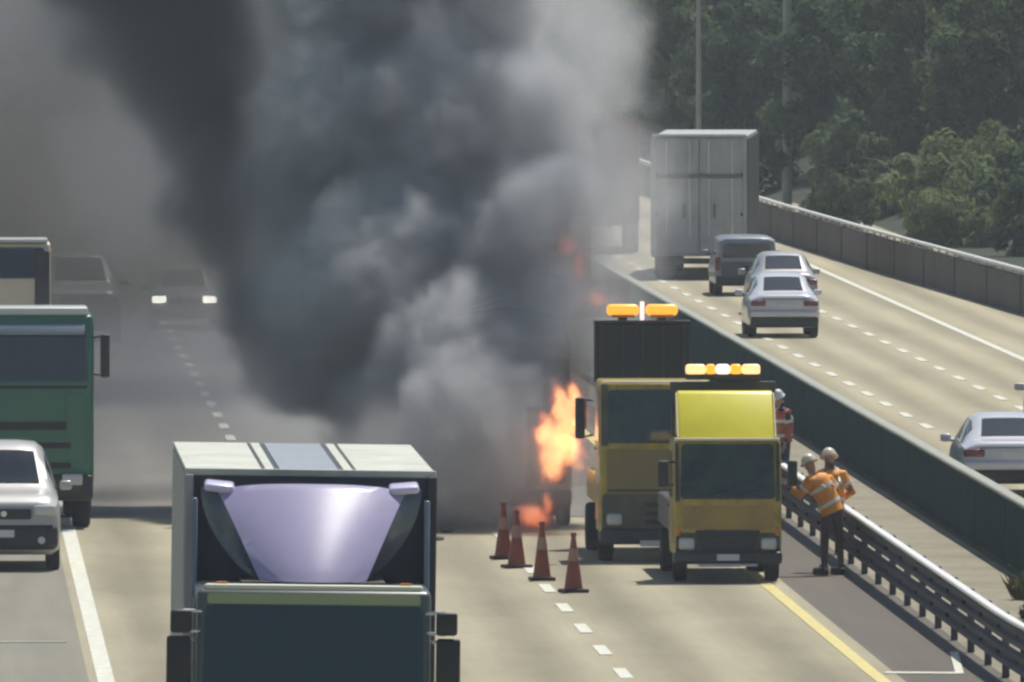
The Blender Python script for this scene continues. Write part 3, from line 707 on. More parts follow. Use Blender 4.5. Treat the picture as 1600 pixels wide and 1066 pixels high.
# wind deflector on the cab roof
def deflector():
    bm = bmesh.new(); rows = []
    n = 14
    for i in range(n + 1):
        t = i / n; z = 3.10 + .94 * t; hw = .55 + .44 * t + .0 * t * t; y = .62 + 1.15 * t ** 1.15
        row = []
        for j in range(17):
            u = -1 + 2 * j / 16; bulge = .32 * (1 - u * u) * (1 - .35 * t); top = -.05 * (u ** 4) * (t ** 8)
            row.append(bm.verts.new((u * hw, y - bulge + .05 * u * u, z + .035 * t * (1 - u * u) + top)))
        rows.append(row)
    for a, b in zip(rows, rows[1:]):
        for j in range(16): bm.faces.new((a[j], a[j + 1], b[j + 1], b[j]))
    r = bmesh.ops.solidify(bm, geom=bm.faces[:], thickness=.03); bmesh.ops.recalc_face_normals(bm, faces=bm.faces[:])
    return bm
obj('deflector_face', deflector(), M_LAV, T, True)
for s in (-1, 1):
    bm = bmesh.new(); rows = []
    for i in range(11):
        t = i / 10; z = 3.10 + .94 * t; x0 = .55 + .44 * t - .01; y0 = .70 + 1.15 * t ** 1.15
        x1 = .57 + .58 * math.sin(math.pi / 2 * t) ** .75; rows.append([bm.verts.new((s * (x0 + (x1 - x0) * q), y0 + (1.95 - y0) * q ** .8 * .8, z - .02)) for q in (0, .12, .3, .5, .7, .88, 1)])
    for a, b in zip(rows, rows[1:]):
        for j in range(6): bm.faces.new((a[j], a[j + 1], b[j + 1], b[j]) if s > 0 else (a[j + 1], a[j], b[j], b[j + 1]))
    bmesh.ops.solidify(bm, geom=bm.faces[:], thickness=.02); bmesh.ops.recalc_face_normals(bm, faces=bm.faces[:])
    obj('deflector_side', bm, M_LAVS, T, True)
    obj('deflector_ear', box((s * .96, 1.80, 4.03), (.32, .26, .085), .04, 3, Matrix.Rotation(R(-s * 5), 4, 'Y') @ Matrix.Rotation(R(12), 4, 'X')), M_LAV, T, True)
obj('deflector_base', box((0, 1.1, 3.075), (1.5, 1.2, .05), .01), M_BLACK, T)

# ---- green lorry on the shoulder ------------------------------------------------------------------
T = thing('green_lorry', (1.99, 299.5, 0), 'green flat-fronted lorry at the left edge behind the silver car', 'truck'); W = 2.56; w = 1.28
truck_cab(T, W, .62, 2.52, 3.72, 2.2, M_GREEN, lean=.12, glass_top=.20, bev=.10, hollow=False)
obj('roof_highlight_cap', box((0, 1.0, 3.77), (W - .16, 1.7, .14), .05, 3), mat('pale_roof_cap', (.66, .68, .66), .4, coat=.5, var=.05), T, True)  # pale cap on the green cab paints its roof highlight
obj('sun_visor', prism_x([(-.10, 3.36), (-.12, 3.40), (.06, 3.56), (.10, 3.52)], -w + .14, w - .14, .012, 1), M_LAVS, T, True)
for z0, z1, x1 in ((1.72, 1.86, .82), (1.40, 1.50, .9), (1.05, 1.15, .9)): obj('grille_slot', front_panel(-x1, x1, z0, z1, 0, .03, .03), M_BLACK, T)
obj('belt_trim', box((0, -.01, 2.46), (W - .2, .03, .05), .01), M_BLACK, T)
obj('front_bumper', box((0, .02, .72), (W, .34, .46), .08, 3), M_BLACK, T, True)
obj('bumper_band', front_panel(-1.05, 1.05, .66, .78, -.15, .03, .02), M_DARKST, T)
for s in (-1, 1):
    obj('headlight', box((s * .92, -.13, .86), (.36, .12, .2), .04, 3), M_CLEARL, T, True); truck_mirror(T, s * (w + .03), .1, 3.0, s, .75)
    obj('corner_panel', front_panel(s * .98 - .16, s * .98 + .16, 1.2, 2.3, -.002, .05, .02), M_GREEN, T)
    wheel(T, s * (w - .2), 1.1, .52, .32, s); wheel(T, s * (w - .22), 6.0, .52, .5, s)
    obj('step', box((s * (w - .12), 1.0, .55), (.2, .5, .3), .03), M_BLACK, T)
obj('cargo_bed', box((0, 5.2, 1.35), (2.4, 5.4, .5), .03), M_GREEN, T); chassis(T, W, 2, 7.9, .9)
obj('headboard', box((0, 2.6, 2.1), (2.3, .12, 1.3), .03), M_DARKST, T)

# ---- cream lorry behind the green one ---------------------------------------------------------------
T = thing('cream_lorry', (1.75, 352, 0), 'cream lorry with dark windscreen band behind the green lorry', 'truck'); W = 2.46; w = 1.23
truck_cab(T, W, .6, 3.05, 3.82, 2.2, M_CREAM, lean=.10, glass_top=.10, bev=.08, hollow=False)
obj('roof_edge', box((0, .9, 3.86), (W - .1, 1.8, .07), .03), mat('pale_roof_cap', (.66, .68, .66)), T)
obj('dark_corner', box((1.06, .02, 2.6), (.30, .10, 2.1), .03), M_DARKST, T); obj('dark_corner', box((-1.06, .02, 2.6), (.30, .10, 2.1), .03), M_DARKST, T)
obj('front_bumper', box((0, .0, .7), (W, .3, .4), .06), M_BLACK, T); obj('grille', front_panel(-.8, .8, 1.0, 1.6, 0, .05, .03), M_BLACK, T)
for s in (-1, 1):
    obj('headlight', box((s * .9, -.1, 1.0), (.34, .12, .2), .04), M_CLEARL, T); wheel(T, s * (w - .2), 1.1, .5, .3, s); wheel(T, s * (w - .2), 6.0, .5, .4, s)
obj('cargo_body', box((0, 5.2, 2.35), (2.4, 5.8, 2.8), .04), M_CREAM, T); chassis(T, W, 2, 7.9, .85)

# ---- silver people carrier at the left edge -----------------------------------------------------------
mpv('silver_car', (1.62, 281.5, 0), 'silver people carrier cut off by the left edge of the photo', 'vehicles coming towards the camera', M_SILVER, H=2.06, W=1.86)
# ---- dim vehicles in the smoke on the left --------------------------------------------------------------
mpv('grey_van', (4.25, 417, 0), 'dim grey van in the smoke beside the cream lorry', 'vehicles coming towards the camera', M_GREYP, H=2.15, W=2.0)
c = mpv('approaching_car', (6.94, 428, 0), 'car with two lit headlights coming through the smoke', 'vehicles coming towards the camera', M_GREYP, H=1.55, W=1.74, lit=True)

# ---- yellow recovery truck in front -----------------------------------------------------------------------
T = thing('yellow_work_truck', (13.2, 276.7, 0), 'nearer yellow work truck with lemon roof deflector and flat light bar', 'truck', 'yellow road maintenance trucks'); W = 1.72; w = .86
truck_cab(T, W, .42, 1.30, 2.28, 1.75, M_YELL, lean=.20, glass_top=.06, bev=.07)
obj('lower_panel', front_panel(-w + .12, w - .12, .86, 1.24, .0, .04, .012), mat('ochre_front_panel', (.42, .27, .06), .5, var=.15, dirt=(.10, .08, .05), damt=.8), T)
obj('lower_front', front_panel(-w + .03, w - .03, .34, .80, .0, .06, .010), mat('grimy_dark_olive', (.055, .055, .04), .6, var=.25, dirt=(.14, .12, .07), dscale=3, damt=.5), T)
for s in (-1, 1): obj('pillar_trim', slab([(-.035, .0), (.035, .0), (.03, .95), (-.03, .95)], (s * (w - .05), -.008, 1.30), (1, 0, 0), (0, .2, .95), .016), mat('grimy_dark_olive', (.055, .055, .04)), T)
obj('grille', slab([(-.52, .84), (-.34, .34), (.34, .34), (.52, .84)], (0, -.012, 0), (1, 0, 0), (0, 0, 1), .02), M_BLACK, T)
for k in range(3): obj('grille_slat', box((0, -.04, .48 + .12 * k), (.62 + .1 * k, .02, .03)), M_DARKST, T)
obj('deflector', prism_x([(.30, 2.31), (1.02, 3.02), (1.12, 3.05), (1.6, 3.02), (1.6, 2.31)], -w + .09, w - .09, .035, 3), M_YBRIGHT, T, True)
obj('roof_edge_trim', box((0, .24, 2.29), (W - .02, .08, .05), .02), M_YEDGE, T)
for s in (-1, 1): obj('deflector_edge_trim', slab([(.30, 2.33), (.38, 2.33), (1.06, 3.0), (1.0, 3.02)], (s * (w - .085), 0, 0), (0, 1, 0), (0, 0, 1), .02 * s), M_YEDGE, T)
obj('lamp_frame', box((0, 1.75, 3.05), (1.70, .10, .26), .02), M_DARKST, T)
for s in (-1, 1): obj('lamp_frame_post', box((s * .78, 1.78, 1.9), (.08, .08, 2.2), .01), M_DARKST, T)
lb = obj('light_bar', box((0, 1.72, 3.26), (1.22, .26, .10), .03), M_BLACK, T)
for a, b_, m_ in ((-.60, -.28, M_AMBER2), (-.27, -.12, M_AMBER), (-.11, .11, M_WLAMP), (.12, .30, M_AMBER), (.31, .60, M_AMBER2)):
    obj('amber_lamp', box(((a + b_) / 2, 1.70, 3.37), (b_ - a, .24, .17), .05, 3), m_, lb, True)
obj('front_bumper', box((0, .0, .40), (W + .02, .26, .20), .05, 3), M_DARKST, T, True); obj('bumper_strip', box((0, -.10, .285), (.95, .1, .045), .015), mat('pale_lilac_strip', (.55, .53, .66), .4), T)
obj('license_plate', front_panel(-.18, .18, .36, .46, -.13, .012, .012), M_PLATE, T)
for s in (-1, 1):
    obj('headlight', box((s * .66, -.01, .62), (.26, .10, .2), .05, 3), M_CLEARL, T, True); obj('turn_signal', box((s * .80, .0, .82), (.08, .1, .14), .02), M_AMBL, T)
    truck_mirror(T, s * (w + .0), .05, 1.75, s, .42)
    wheel(T, s * (w - .12), .75, .36, .22, s); wheel(T, s * (w - .16), 4.6, .36, .36, s)
obj('rear_body', box((0, 4.0, 1.0), (1.72, 4.2, .5), .03), M_DARKST, T); obj('rear_board', box((0, 1.95, 1.6), (1.68, .06, 1.2), .02), M_DARKST, T); chassis(T, W, 1.7, 6.1, .6)

# ---- yellow crash cushion truck behind, with raised dark board ------------------------------------------
T = thing('crash_cushion_truck', (12.42, 285, 0), 'yellow truck with raised dark board and two amber beacons beside the fire', 'truck', 'yellow road maintenance trucks'); W = 1.86; w = .93
truck_cab(T, W, .45, 1.92, 2.98, 1.9, M_YELL, lean=.12, glass_top=.14, bev=.07)
obj('roof_edge_trim', box((0, .20, 2.95), (W - .1, .09, .07), .025), M_YEDGE, T)
obj('lower_panel', front_panel(-w + .1, w - .1, .92, 1.86, .0, .04, .012), mat('olive_front_panel', (.27, .21, .075), .55, var=.2, dirt=(.12, .11, .06)), T)
obj('lower_front', front_panel(-w + .03, w - .03, .40, 1.12, .0, .06, .014), mat('grimy_olive', (.11, .105, .065), .6, var=.25, dirt=(.04, .04, .03), dscale=2.5, damt=.7), T)
for s in (-1, 1): obj('pillar_trim', slab([(-.06, .0), (.06, .0), (.055, 1.02), (-.055, 1.02)], (s * (w - .07), -.008, 1.92), (1, 0, 0), (0, .12, 1.03), .016), mat('grimy_olive', (.11, .105, .065)), T)
obj('panel_seam', box((0, -.016, 1.18), (W - .25, .02, .025)), M_BLACK, T)
for k in range(3): obj('grille_slot', front_panel(-.2, .55, .62 + .14 * k, .70 + .14 * k, -.016, .02, .012), M_BLACK, T)
obj('front_bumper', box((0, .0, .42), (W, .26, .26), .05, 3), M_DARKST, T, True)
obj('license_plate', front_panel(-.28, .28, .26, .36, -.13, .012, .012), M_PLATE, T)
for s in (-1, 1):
    obj('headlight', box((s * .70, -.01, .70), (.26, .10, .2), .05, 3), M_CLEARL, T, True); wheel(T, s * (w - .12), .8, .4, .24, s); wheel(T, s * (w - .16), 5.2, .4, .4, s)
    truck_mirror(T, s * (w + .16), -.05, 2.38, s, .68)
    obj('side_bracket', box((s * (w + .02), .12, 1.55), (.05, .06, .5), .015), M_CHROME, T)
bd = obj('raised_board', box((.03, 6.4, 3.28), (1.62, .30, 1.0), .03), mat('dark_board', (.018, .026, .036), .5, var=.2), T)
for k in range(5): obj('board_rib', box((-.66 + .345 * k, 6.22, 3.28), (.05, .08, .94), .01), M_DARKST, bd)
obj('board_top_rail', box((.03, 6.36, 3.80), (1.64, .24, .05), .01), M_DARKST, bd)
for s in (-1, 1): obj('board_leg', box((s * .7, 6.4, 1.9), (.10, .16, 1.9), .01), M_DARKST, T)
for s in (-1, 1):
    bcn = obj('beacon', cyl((.03 + s * .33, 6.36, 3.83), (.03 + s * .33, 6.36, 3.92), .08, n=16), M_BLACK, T)
    obj('amber_lamp', box((.03 + s * .33, 6.34, 4.0), (.54, .28, .19), .075, 4), M_AMBER, bcn, True)
    obj('lamp_foot', box((.03 + s * .33, 6.30, 3.9), (.40, .26, .05), .02), M_AMBL, bcn)
obj('warning_lamp', cyl((.03, 6.36, 3.83), (.03, 6.36, 4.14), .035, n=10), M_WLAMP, T)
obj('rear_body', box((0, 4.3, 1.1), (1.8, 4.4, .5), .03), M_YELL, T); chassis(T, W, 1.8, 6.4, .6)

# ---- burning lorry in the smoke -----------------------------------------------------------------------
T = thing('burning_lorry', (10.55, 300.2, 0), 'burning white lorry scorched and half hidden by smoke', 'truck'); W = 2.1; w = 1.05
truck_cab(T, W, .5, 1.5, 2.5, 1.8, M_SCORCH, lean=.2, glass_top=.1, bev=.07, hollow=False)
obj('grille', front_panel(-.7, .7, .75, 1.1, 0, .05, .03), M_CHAR, T); obj('front_bumper', box((0, 0, .5), (W, .26, .28), .05, 3), M_CHAR, T, True)
for s in (-1, 1):
    obj('headlight', box((s * .8, -.01, .85), (.3, .1, .2), .05), M_CHAR, T); wheel(T, s * (w - .12), .8, .4, .24, s); wheel(T, s * (w - .16), 5.2, .4, .4, s); truck_mirror(T, s * w, .05, 1.95, s, .5)
b = box((0, 4.6, 2.0), (2.2, 5.2, 2.3), .04); obj('cargo_body', b, M_CHAR, T); chassis(T, W, 1.8, 7.0, .6)
for k in range(5):
    obj('bent_hoop', tube([(-1.1, 2.3 + k * 1.1, 3.1), (-1.0 + .1 * (k % 2), 2.3 + k * 1.1, 3.6), (0, 2.35 + k * 1.1, 3.75 + .1 * (k % 3)), (1.0, 2.3 + k * 1.1, 3.55), (1.1, 2.3 + k * 1.1, 3.1)], .03), M_CHAR, T, True)

# ---- opposite carriageway ------------------------------------------------------------------------------
T = thing('white_trailer', (22.1, 480, 0), 'tall dusty white box trailer driving away beside the trees', 'truck', rz=R(-4.3)); W = 2.6; w = 1.30
obj('cargo_body', box((0, 6.2, 2.30), (W, 12.2, 3.34), .02), M_BOXW, T)
for s in (-1, 1):
    d = obj('rear_door', box((s * .645, .06, 2.32), (1.26, .06, 3.2), .012), M_BOXW, T)
    for q in (.25, .9):
        obj('lock_rod', cyl((s * (.645 - .63 + q), .02, 1.2), (s * (.645 - .63 + q), .02, 3.85), .022, n=8), M_RAIL, d)
    obj('door_handle', box((s * .42, -.01, 1.9), (.06, .05, .4), .01), mat('grey_band', (.17, .17, .18)), d)
    obj('hinge', box((s * 1.2, .02, 2.9), (.1, .05, .09)), M_DARKST, d); obj('hinge', box((s * 1.2, .02, 1.8), (.1, .05, .09)), M_DARKST, d)
    obj('corner_post', box((s * (w - .03), .05, 2.30), (.12, .14, 3.38), .02), M_BOXW, T)
    obj('tail_light', box((s * 1.0, .0, .52), (.4, .06, .12), .02), M_REDL, T)
    obj('mudflap', box((s * .95, .5, .6), (.6, .03, .7)), M_BLACK, T)
    for y in (1.2, 2.5, 10.5): wheel(T, s * (w - .3), y, .5, .5, s)
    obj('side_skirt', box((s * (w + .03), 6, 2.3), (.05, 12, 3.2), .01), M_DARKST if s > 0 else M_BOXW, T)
obj('door_band', box((0, .01, 2.86), (W - .2, .03, .12), .008), mat('grey_band', (.17, .17, .18), .6), T)
obj('roof_rail', box((0, .06, 4.0), (W + .02, .16, .07), .015), mat('pale_roof_cap', (.66, .68, .66)), T); obj('under_bumper', box((0, .2, .5), (2.3, .12, .16), .02), M_DARKST, T)
obj('tractor_cab', box((0, 13.6, 1.9), (2.4, 2.0, 2.9), .12, 3), M_WHITEP, T, True); chassis(T, W, .3, 13.8, .95)

# ---- maroon lorry ahead of the trailer, only its top shows over the smoke
T = thing('maroon_lorry', (20.55, 512, 0), 'dark maroon lorry in the smoke just left of the white trailer', 'truck', rz=R(-2)); W = 2.5; w = 1.25
M_MAR = mat('maroon_tarpaulin', (.13, .045, .045), .8, var=.3, vscale=2)
obj('cargo_body', box((0, 4.0, 2.4), (W, 7.6, 2.9), .05), M_MAR, T)
for k in range(4): obj('tarpaulin_rib', box((0, .6 + 2.1 * k, 3.88), (W + .04, .14, .08), .02), M_MAR, T)
for s in (-1, 1):
    obj('rear_door', box((s * .61, .18, 2.35), (1.18, .05, 2.6), .01), M_MAR, T); obj('tail_light', box((s * 1.0, .16, .8), (.35, .06, .14), .02), M_REDL, T)
    for y in (1.4, 6.5): wheel(T, s * (w - .25), y, .5, .45, s)
obj('cab', box((0, 9.0, 1.9), (2.3, 1.8, 2.5), .12, 3), M_MAR, T, True); chassis(T, W, .3, 9, .85)

def van(name, loc, label, grp, paint, H=1.75, W=1.75, L=4.4):
    w = W / 2; o = thing(name, loc, label, 'van', grp)
    sts = [(0.0, w * .94, .34, .95, H * .93, w * .80), (0.08, w * .99, .28, .98, H * .98, w * .86), (.5, w, .26, 1.0, H, w * .88), (L * .65, w, .26, 1.0, H * .99, w * .88), (L * .85, w, .26, .95, 1.12, w * .85), (L, w * .88, .34, .7, .8, w * .7)]
    c = Car(sts); c.body(paint, o)
    obj('rear_window', front_panel(-w * .78, w * .78, 1.02, H * .88, .02, .07, .035, taper=.1), M_GLASS, o)
    obj('rear_bumper', box((0, .06, .42), (W * .97, .26, .24), .06, 3), M_BLACK, o, True); obj('license_plate', front_panel(-.17, .17, .66, .8, -.0, .015, .02), M_PLATE, o)
    obj('tailgate_band', front_panel(-w * .8, w * .8, .55, .92, .0, .04, .02), mat('dark_blue_tailgate', (.06, .065, .09), .4, coat=.3), o)
    for s in (-1, 1):
        obj('tail_light', box((s * w * .90, .03, .86), (.14, .1, .36), .03), M_REDL, o); car_mirror(o, s * w, L * .72, 1.1, paint, s)
        wheel(o, s * (w - .13), .8, .33, .21, s); wheel(o, s * (w - .13), L - .85, .33, .21, s)
        c.patch('side_window', M_GLASS, o, 2.05, 2.9, 5.3 if s > 0 else 13.2, 6.8 if s > 0 else 14.7)
    return o
van('small_van', (22.5, 461, 0), 'blue grey van with dark tailgate close behind the white trailer', 'cars driving away', M_BLUEG, H=1.6, W=1.72)
sedan('silver_car', (22.45, 440, 0), 'silver car between the blue grey van and the white sedan', 'cars driving away', mat('warm_silver_paint', (.40, .39, .38), .4, .3, coat=.4), H=1.62, W=1.74)
sedan('white_sedan', (21.42, 420, 0), 'white sedan driving away, last in the short queue', 'cars driving away', M_WHITEP, H=1.55, W=1.76)
sedan('white_sedan', (20.12, 313.5, 0), 'white sedan at the right edge half hidden by the green barrier', 'cars driving away', M_WHITEP, H=1.5, W=1.85)
van('silver_van', (23.25, 341, 0), 'silver van cut off by the right edge of the photo', 'cars driving away', mat('pale_van_paint', (.55, .57, .55), .4, coat=.4), H=1.9, W=1.8)

# ================================================================ traffic cones
M_CONE = mat('shaded_orange_cone', (0.27, 0.06, 0.03), 0.6, var=0.2, dirt=(.12, .05, .03), damt=.6, dscale=4)  # orange darkened in the colour for the cones' shaded side
M_CBAND = mat('cone_reflective_band', (0.36, 0.2, 0.15), 0.5, var=.1)  # band colour dulled for the same shaded side
def cone(loc, label, bend=0.0, rz=0.0):
    o = thing('traffic_cone', loc, label, 'traffic cone', 'traffic cones beside the fire', rz)
    obj('base', box((0, 0, .03), (.40, .40, .06), .02), mat('cone_base_rubber', (.06, .025, .02), .8), o)
    obj('body', cyl((0, 0, .05), (bend * .3, 0, .92), .15, .03, 20), M_CONE, o, True)
    obj('reflective_band', cyl((bend * .17, 0, .50), (bend * .24, 0, .70), .093, .066, 20), M_CBAND, o, True)
    obj('tip', cyl((bend * .3, 0, .89), (bend * .32, 0, .95), .05, .045, 14), M_CONE, o)
    return o
cone((10.58, 273.0, 0), 'nearest orange traffic cone standing right of the lane dashes', rz=.3)
cone((10.25, 277.6, 0), 'orange traffic cone on the lane line, second nearest', rz=.1)
cone((10.02, 282.6, 0), 'orange traffic cone, third from the camera in the row', rz=.5)
cone((9.93, 286.2, 0), 'farthest dark traffic cone in the row by the smoke', rz=.2)
# small burnt bits on the road
for i, (x, y, s) in enumerate(((8.4, 295.5, .09), (9.0, 294.2, .12), (9.35, 297.6, .08), (7.7, 298.0, .07), (8.75, 299.0, .1))):
    b = bmesh.new(); bmesh.ops.create_icosphere(b, subdivisions=2, radius=s); rnd = random.Random(i)
    for v in b.verts: v.co = Vector((v.co.x * 1.6, v.co.y, v.co.z * .4)) * rnd.uniform(.8, 1.15)
    lab = ['burnt scrap on the road nearest to the near box truck side', 'largest burnt scrap on the pale road before the smoke', 'burnt scrap on the road closest to the cones', 'leftmost burnt scrap on the road, next to the near truck', 'farthest burnt scrap on the road by the smoke'][i]
    tag(obj('burnt_debris', b, M_CHAR, loc=(x, y, .03)), lab, 'debris', 'burnt scraps on the road')

# ================================================================ road workers
M_SKIN = mat('skin', (0.42, 0.25, 0.17), 0.6)
M_HIVIS = mat('orange_hi_vis', (0.90, 0.33, 0.04), 0.65, var=.12, vscale=6)
M_REFL = mat('pale_reflective_tape', (0.80, 0.78, 0.66), 0.4)
M_REDJ = mat('dull_red_jacket', (0.26, 0.09, 0.08), 0.8, var=.2, vscale=6)
def worker(name, loc, rz, label, J, trousers, vest_m, helmet_m, scale=(1, 1, 1.12)):
    """J: joint positions; the body grows as one skin over the skeleton"""
    o = thing(name, loc, label, 'person', 'road workers', rz); o.scale = scale
    P = {k: Vector(v) for k, v in J.items()}
    up = (P['head'] - P['neck']).normalized()
    P['jaw'] = P['neck'] + up * .09; P['mid'] = P['neck'] + up * .17; P['crown'] = P['neck'] + up * .235
    chain = [('pelvis', .135), ('spine', .125), ('chest', .15), ('neck', .058), ('jaw', .075), ('mid', .092), ('crown', .07)]
    V = []; E = []; Rr = []; idx = {}
    def add(k, p, r): idx[k] = len(V); V.append(tuple(p)); Rr.append(r); return idx[k]
    prev = None
    for k, r in chain:
        i = add(k, P[k], r)
        if prev is not None: E.append((prev, i))
        prev = i
    for s in 'lr':
        sh = add('sh' + s, P['sh' + s], .075); E.append((idx['chest'], sh)); el = add('el' + s, P['el' + s], .052); E.append((sh, el))
        wr = add('wr' + s, P['wr' + s], .036); E.append((el, wr)); d = (P['wr' + s] - P['el' + s]).normalized(); side = d.cross(Vector((0, 1, .2))).normalized(); bk = d.cross(side).normalized()
        pa = add('pa' + s, P['wr' + s] + d * .07, .034); E.append((wr, pa))
        for f, (a, ln) in enumerate(((-.03, .075), (-.01, .09), (.012, .083), (.032, .065))):
            k1 = add('f%d%s' % (f, s), P['wr' + s] + d * (.10 + ln * .5) + side * a * 1.15, .0105); E.append((pa, k1))
            k2 = add('g%d%s' % (f, s), P['wr' + s] + d * (.095 + ln) + side * a + bk * .03, .009); E.append((k1, k2))
        t1 = add('t' + s, P['wr' + s] + d * .075 + side * -.055 + bk * .012, .012); E.append((pa, t1)); t2 = add('u' + s, P['wr' + s] + d * .115 + side * -.062 + bk * .025, .010); E.append((t1, t2))
        hp = add('hp' + s, P['hp' + s], .105); E.append((idx['pelvis'], hp)); kn = add('kn' + s, P['kn' + s], .07); E.append((hp, kn)); an = add('an' + s, P['an' + s], .048); E.append((kn, an))
        to = add('to' + s, P['an' + s] + Vector(P['toe' + s]) * .16 + Vector((0, 0, -.045)), .042); E.append((an, to))
    me = bpy.data.meshes.new('body'); me.from_pydata(V, E, []); b = bpy.data.objects.new('body', me); COL.objects.link(b)
    sk = b.modifiers.new('skin', 'SKIN'); sk.use_smooth_shade = True
    for i, sv in enumerate(me.skin_vertices[0].data): sv.radius = (Rr[i], Rr[i]); sv.use_root = (i == 0)
    ss = b.modifiers.new('sub', 'SUBSURF'); ss.levels = 2; ss.render_levels = 2
    dg = bpy.context.evaluated_depsgraph_get(); m2 = bpy.data.meshes.new_from_object(b.evaluated_get(dg)); m2.name = 'body'
    m2.materials.clear(); m2.materials.append(trousers); m2.materials.append(M_SKIN)
    hp_ = [P['mid'], P['wrl'] + (P['wrl'] - P['ell']).normalized() * .1, P['wrr'] + (P['wrr'] - P['elr']).normalized() * .1]
    for pl_ in m2.polygons:
        c = pl_.center
        pl_.material_index = 1 if ((c - hp_[0]).length < .17 or (c - hp_[1]).length < .12 or (c - hp_[2]).length < .12) else 0
        pl_.use_smooth = True
    b.modifiers.clear(); b.data = m2; b.parent = o
    # vest: rings round the spine
    fw = Vector(P['face']); ctr = [P['pelvis'] + (P['pelvis'] - P['spine']) * .25, P['pelvis'], P['spine'], P['chest'], P['chest'].lerp(P['neck'], .45), P['chest'].lerp(P['neck'], .8)]
    rad = [(.21, .165), (.20, .155), (.195, .15), (.225, .165), (.21, .14), (.11, .10)]
    ax = (P['shr'] - P['shl']).normalized()
    def rings(cs, rs, mm, nm, par, th=0.0):
        bm = bmesh.new(); rr = []
        for i, (c, (a, q)) in enumerate(zip(cs, rs)):
            d = (cs[min(i + 1, len(cs) - 1)] - cs[max(i - 1, 0)]).normalized(); x = (ax - d * ax.dot(d)).normalized(); y = d.cross(x)
            rr.append([bm.verts.new(c + x * (a + th) * math.cos(2 * math.pi * k / 20) + y * (q + th) * math.sin(2 * math.pi * k / 20)) for k in range(20)])
        for A, B in zip(rr, rr[1:]):
            for k in range(20): bm.faces.new((A[k], A[(k + 1) % 20], B[(k + 1) % 20], B[k]))
        bm.faces.new(rr[0][::-1]); bm.faces.new(rr[-1]); bmesh.ops.recalc_face_normals(bm, faces=bm.faces[:]); return obj(nm, bm, mm, par, True)
    ve = rings(ctr, rad, vest_m, 'vest', o)
    for t in (.15, .75):
        a = P['pelvis'].lerp(P['chest'], t); bq = P['pelvis'].lerp(P['chest'], t + .13); rings([a, bq], [(.208, .16), (.212, .162)], M_REFL, 'reflective_stripe', ve, .012)
    for s in 'lr':
        sl = obj('sleeve', tube([P['chest'].lerp(P['sh' + s], .7), P['sh' + s], P['sh' + s].lerp(P['el' + s], .5), P['el' + s], P['el' + s].lerp(P['wr' + s], .75)], [.10, .098, .082, .07, .056], 12), vest_m, o, True)
        obj('sleeve_stripe', tube([P['sh' + s].lerp(P['el' + s], .45), P['sh' + s].lerp(P['el' + s], .62)], [.09, .086], 12), M_REFL, sl, True)
        obj('shoulder_stripe', tube([P['chest'].lerp(P['sh' + s], .55) + fw * .17 - up * .12, P['chest'].lerp(P['sh' + s], .62) + up * .11, P['chest'].lerp(P['sh' + s], .55) - fw * .17 - up * .12], .022, 6), M_REFL, ve, True)
        bt = box((0, 0, 0), (.11, .28, .12), .04, 3); q = Vector((0, 1, 0)).rotation_difference(Vector(P['toe' + s])).to_matrix().to_4x4(); bt.transform(Matrix.Translation(P['an' + s] + Vector(P['toe' + s]) * .07 + Vector((0, 0, -.035))) @ q)
        obj('boot', bt, M_BLACK, o, True)
    # helmet
    bm = bmesh.new(); bmesh.ops.create_uvsphere(bm, u_segments=20, v_segments=12, radius=.125)
    bmesh.ops.delete(bm, geom=[v for v in bm.verts if v.co.z < -.02], context='VERTS')
    add_cyl(bm, (0, 0, -.02), (0, 0, 0), .155, .15, 20); q = Vector((0, 0, 1)).rotation_difference(up).to_matrix().to_4x4(); bm.transform(Matrix.Translation(P['mid'] + up * .045) @ q)
    obj('helmet', bm, helmet_m, o, True)
    for s in (-1, 1):
        e = bmesh.new(); bmesh.ops.create_uvsphere(e, u_segments=8, v_segments=6, radius=.012); e.transform(Matrix.Translation(P['mid'] + fw * .088 + ax * s * .034)); obj('eye', e, M_BLACK, o, True)
    nz = bmesh.new(); bmesh.ops.create_icosphere(nz, subdivisions=2, radius=.018); nz.transform(Matrix.Translation(P['mid'] + fw * .10 - up * .03)); obj('nose', nz, M_SKIN, o, True)
    return o
M_TROU = mat('navy_trousers', (0.035, 0.045, 0.085), 0.85, var=.2); M_TROU2 = mat('plum_trousers', (0.10, 0.055, 0.07), 0.85, var=.2)
M_HELM = mat('pale_helmet', (0.75, 0.68, 0.52), 0.35, coat=.5); M_HELM2 = mat('white_helmet', (0.78, 0.8, 0.78), 0.35, coat=.5)
# leaning to the left with one arm towards the truck
J1 = dict(pelvis=(0.10, 0, .95), spine=(0.03, 0, 1.13), chest=(-.10, .02, 1.33), neck=(-.19, .05, 1.44), head=(-.25, .09, 1.6), shl=(-.26, -.10, 1.36), shr=(.06, .12, 1.37), ell=(-.42, -.08, 1.16), wrl=(-.58, -.02, 1.28), elr=(.22, .16, 1.18), wrr=(.05, .30, 1.08),
          hpl=(.02, -.05, .90), hpr=(.18, .06, .90), knl=(-.02, -.02, .50), knr=(.24, .08, .50), anl=(-.02, -.08, .085), anr=(.26, .05, .085), toel=(-.8, .6, 0), toer=(-.7, .7, 0), face=(-.75, .62, -.2))
worker('person', (14.92, 279.6, 0), 0, 'worker in orange vest leaning towards the nearer yellow truck', J1, M_TROU2, M_HIVIS, M_HELM)
